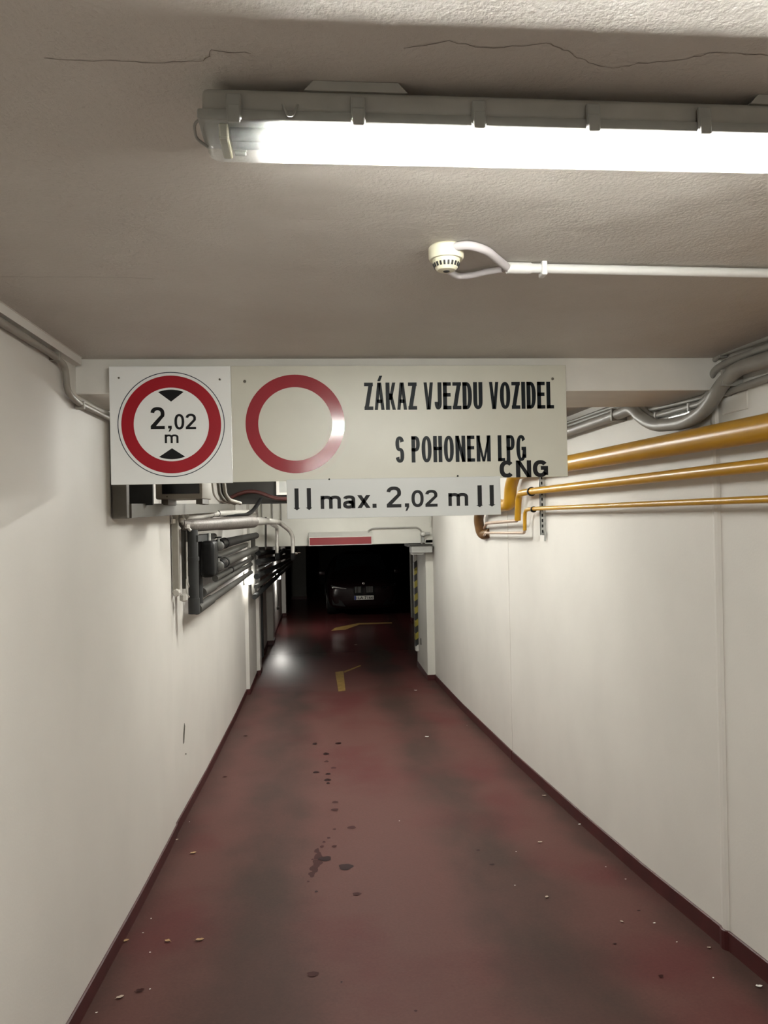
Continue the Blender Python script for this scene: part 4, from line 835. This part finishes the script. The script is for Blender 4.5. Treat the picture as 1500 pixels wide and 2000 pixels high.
for s in (-1, 1):
    b = B(); b.prism([(s * .46, .80), (s * .80, .86), (s * .88, .875), (s * .86, .80), (s * .48, .755)], lambda x, z: (CX + x, CY - 0.005 + max(0, abs(x) - 0.5) * 0.35, CZ + z), (0, 0.08, 0)); hl = b.build('headlight', 'carglass', r)
    b = B(); b.prism([(s * .47, .775), (s * .84, .815), (s * .84, .83), (s * .47, .79)], lambda x, z: (CX + x, CY - 0.010 + max(0, abs(x) - 0.5) * 0.35, CZ + z), (0, 0.02, 0)); b.build('light_strip', 'chrome', hl)
    b = B(); b.prism([(s * .05, .84), (s * .26, .82), (s * .28, .70), (s * .24, .50), (s * .08, .48), (s * .05, .55)], lambda x, z: (CX + x, CY - 0.02, CZ + z), (0, 0.05, 0)); gr = b.build('grille', 'black', r)
    for k in range(5):
        b = B(); xx = s * (0.085 + 0.035 * k); b.box((CX + xx - 0.004, CY - 0.026, CZ + 0.66), (CX + xx + 0.004, CY - 0.019, CZ + 0.82)); b.build('grille_bar', 'motor', gr)
    b = B(); b.prism([(s * .50, .30), (s * .84, .34), (s * .86, .50), (s * .74, .52), (s * .60, .44)], lambda x, z: (CX + x, CY - 0.012 + max(0, abs(x) - 0.5) * 0.3, CZ + z), (0, 0.06, 0)); b.build('air_intake', 'black', r)
    b = B(); b.box((CX + s * 1.09 - 0.11, CY + 1.50, CZ + 1.02), (CX + s * 1.09 + 0.11, CY + 1.66, CZ + 1.17), 0.04, 3); b.build('mirror', 'carpaint', r, True)
    for dy in (0.95, 3.95):
        b = B(); b.lathe([(0.24, -0.13), (0.34, -0.125), (0.365, -0.08), (0.365, 0.08), (0.34, 0.125), (0.24, 0.13)], (CX + s * 0.85, CY + dy, CZ + 0.365), 28, 'X'); wh = b.build('wheel', 'black', r, True)
        b = B(); b.lathe([(0.22, -0.135), (0.235, -0.10), (0.235, 0.10), (0.22, 0.135)], (CX + s * 0.85, CY + dy, CZ + 0.365), 20, 'X'); b.build('rim', 'motor', wh, True)
b = B(); b.lathe([(0.036, 0), (0.036, -0.008), (0.028, -0.012)], (CX, CY - 0.0, CZ + 0.905), 18, 'Y'); b.build('badge', 'chrome', r)
pa = (1.050, 20.550, -0.558); pb = (1.547, 20.550, -0.450)
b = B(); b.box((CX - 0.26, CY - 0.040, CZ + 0.47), (CX + 0.26, CY - 0.022, CZ + 0.58), 0.003); pl = b.build('number_plate', 'plate', r)
b = B(); b.box((CX - 0.258, CY - 0.0415, CZ + 0.472), (CX - 0.215, CY - 0.0405, CZ + 0.578)); b.build('plate_band', 'blue', pl)
fit_text('plate_lettering', '1LA 7166', CX - 0.20, CX + 0.245, CZ + 0.487, CZ + 0.563, CY - 0.0405, 'signblack', pl, 0.02)

# ------------------------------------------------------------------ dry leaves and chips on the ramp
def leaf(c, size, rot, m, label, cat='leaf', kind='leaf', group=None):
    b = B(); n = 7; rows = []
    for i in range(n + 1):
        t = i / n; wd = math.sin(math.pi * min(1, t * 0.92 + 0.08)) * 0.34 * (1 + 0.2 * math.sin(9 * t + rot))
        curl = 0.22 * (t - 0.5) ** 2 * 2
        rows.append([Vector((t - 0.5, s * wd, curl + abs(s) * wd * 0.35 + 0.02)) for s in (-1, 0, 1)])
    ca, sa = math.cos(rot), math.sin(rot)
    def put(v): x, y = (v.x * ca - v.y * sa) * size + c[0], (v.x * sa + v.y * ca) * size + c[1]; return (x, y, floor_z(y) + v.z * size + 0.002)
    g = [[b.bm.verts.new(put(v)) for v in row] for row in rows]
    for p, q in zip(g, g[1:]):
        for k in range(2): b.bm.faces.new((p[k], p[k + 1], q[k + 1], q[k]))
    ex = bmesh.ops.extrude_face_region(b.bm, geom=list(b.bm.faces))
    for v in ex['geom']:
        if isinstance(v, bmesh.types.BMVert): v.co.z += 0.0006
    r = tag(b.build(kind, m), label, cat, group)
    if kind == 'dry_leaf':
        b = B(); e = put(Vector((-0.48, 0, 0.12))); f = put(Vector((-0.75, 0.04, 0.05))); b.tube([e, f], size * 0.02, 5); b.build('stalk', m, r)
    return r
leaf((-1.021, 4.128), .040, 0.5, 'leaf', 'torn tan leaf lying against the left skirting', kind='dry_leaf')
leaf((-0.799, 4.091), .036, 2.6, 'leaf', 'ragged tan leaf between two others near the left wall', kind='dry_leaf')
leaf((-0.630, 4.076), .042, 0.2, 'leaf', 'smooth oval tan leaf, rightmost of three in a row on the ramp', kind='dry_leaf')
leaf((-0.901, 3.533), .034, 0.6, 'leafp', 'pale curled leaf scrap near the bottom left corner', kind='dry_leaf')
leaf((-0.824, 3.581), .036, 0.3, 'stain2', 'dark brown leaf scrap beside the pale curled one', kind='dry_leaf')
leaf((-0.876, 5.457), .044, 0.6, 'leaf', 'small tan leaf alone by the left wall further down the ramp', kind='dry_leaf')
leaf((-1.045, 5.760), .030, 0.4, 'leafp', 'pale leaf scrap at the left skirting above the lone tan leaf', kind='dry_leaf')
leaf((-0.892, 7.513), .036, 0.1, 'stain2', 'brown leaf scrap near the left wall halfway down the ramp', kind='dry_leaf')
leaf((-0.848, 9.248), .040, 0.1, 'stain2', 'farthest brown leaf scrap near the left wall', kind='dry_leaf')
leaf((1.895, 3.192), .030, 0.0, 'chip', 'bright white chip at the bottom right corner', 'paint chip', 'paint_chip')
leaf((1.253, 8.753), .050, 0.0, 'chip', 'white chip lying in the right wheel track far down the ramp', 'paint chip', 'paint_chip')
leaf((1.893, 6.331), .040, 0.2, 'leafp', 'pale scrap close to the right skirting halfway down', 'scrap', 'dry_scrap')
leaf((1.531, 5.244), .034, 0.2, 'leafp', 'thin curled scrap on the ramp right of the wheel track', 'scrap', 'dry_scrap')
leaf((1.295, 4.325), .028, 1.0, 'leafp', 'pale grey scrap in the right wheel track', 'scrap', 'dry_scrap')
leaf((1.930, 5.571), .026, 0.5, 'chip', 'tiny pale chip touching the right skirting', 'paint chip', 'paint_chip')
leaf((1.579, 3.933), .022, 2.0, 'leafp', 'small twig-like scrap right of the centre of the ramp', 'scrap', 'dry_scrap')
leaf((1.738, 3.887), .016, 0.5, 'chip', 'small white chip right of the twig-like scrap', 'paint chip', 'paint_chip')
leaf((1.521, 3.344), .026, 0.3, 'stain2', 'brown scrap low in the right part of the ramp', 'scrap', 'dry_scrap')
leaf((1.872, 3.576), .020, 0.1, 'leafp', 'pale chip near the right skirting below the wall joint', 'paint chip', 'paint_chip')
leaf((1.516, 11.705), .05, 0.1, 'chip', 'small white chip near the foot of the right pilaster', 'paint chip', 'paint_chip')
leaf((0.848, 16.241), .07, 0.4, 'leafp', 'pale scrap on the red floor before the garage arrow', 'scrap', 'dry_scrap')
for c in [(-0.947, 4.404), (-0.951, 4.217), (-0.863, 3.972), (-0.971, 3.415), (-0.783, 3.588), (-1.017, 6.170), (0.615, 5.896), (1.749, 3.659), (1.741, 3.295), (1.801, 4.725), (1.843, 4.513), (1.320, 5.095), (1.822, 9.266), (1.163, 4.532)]:
    leaf(c, .011, random.uniform(0, 3), 'chip', 'tiny white fleck of plaster on the red ramp', 'fleck', 'plaster_fleck', 'plaster flecks on the ramp')
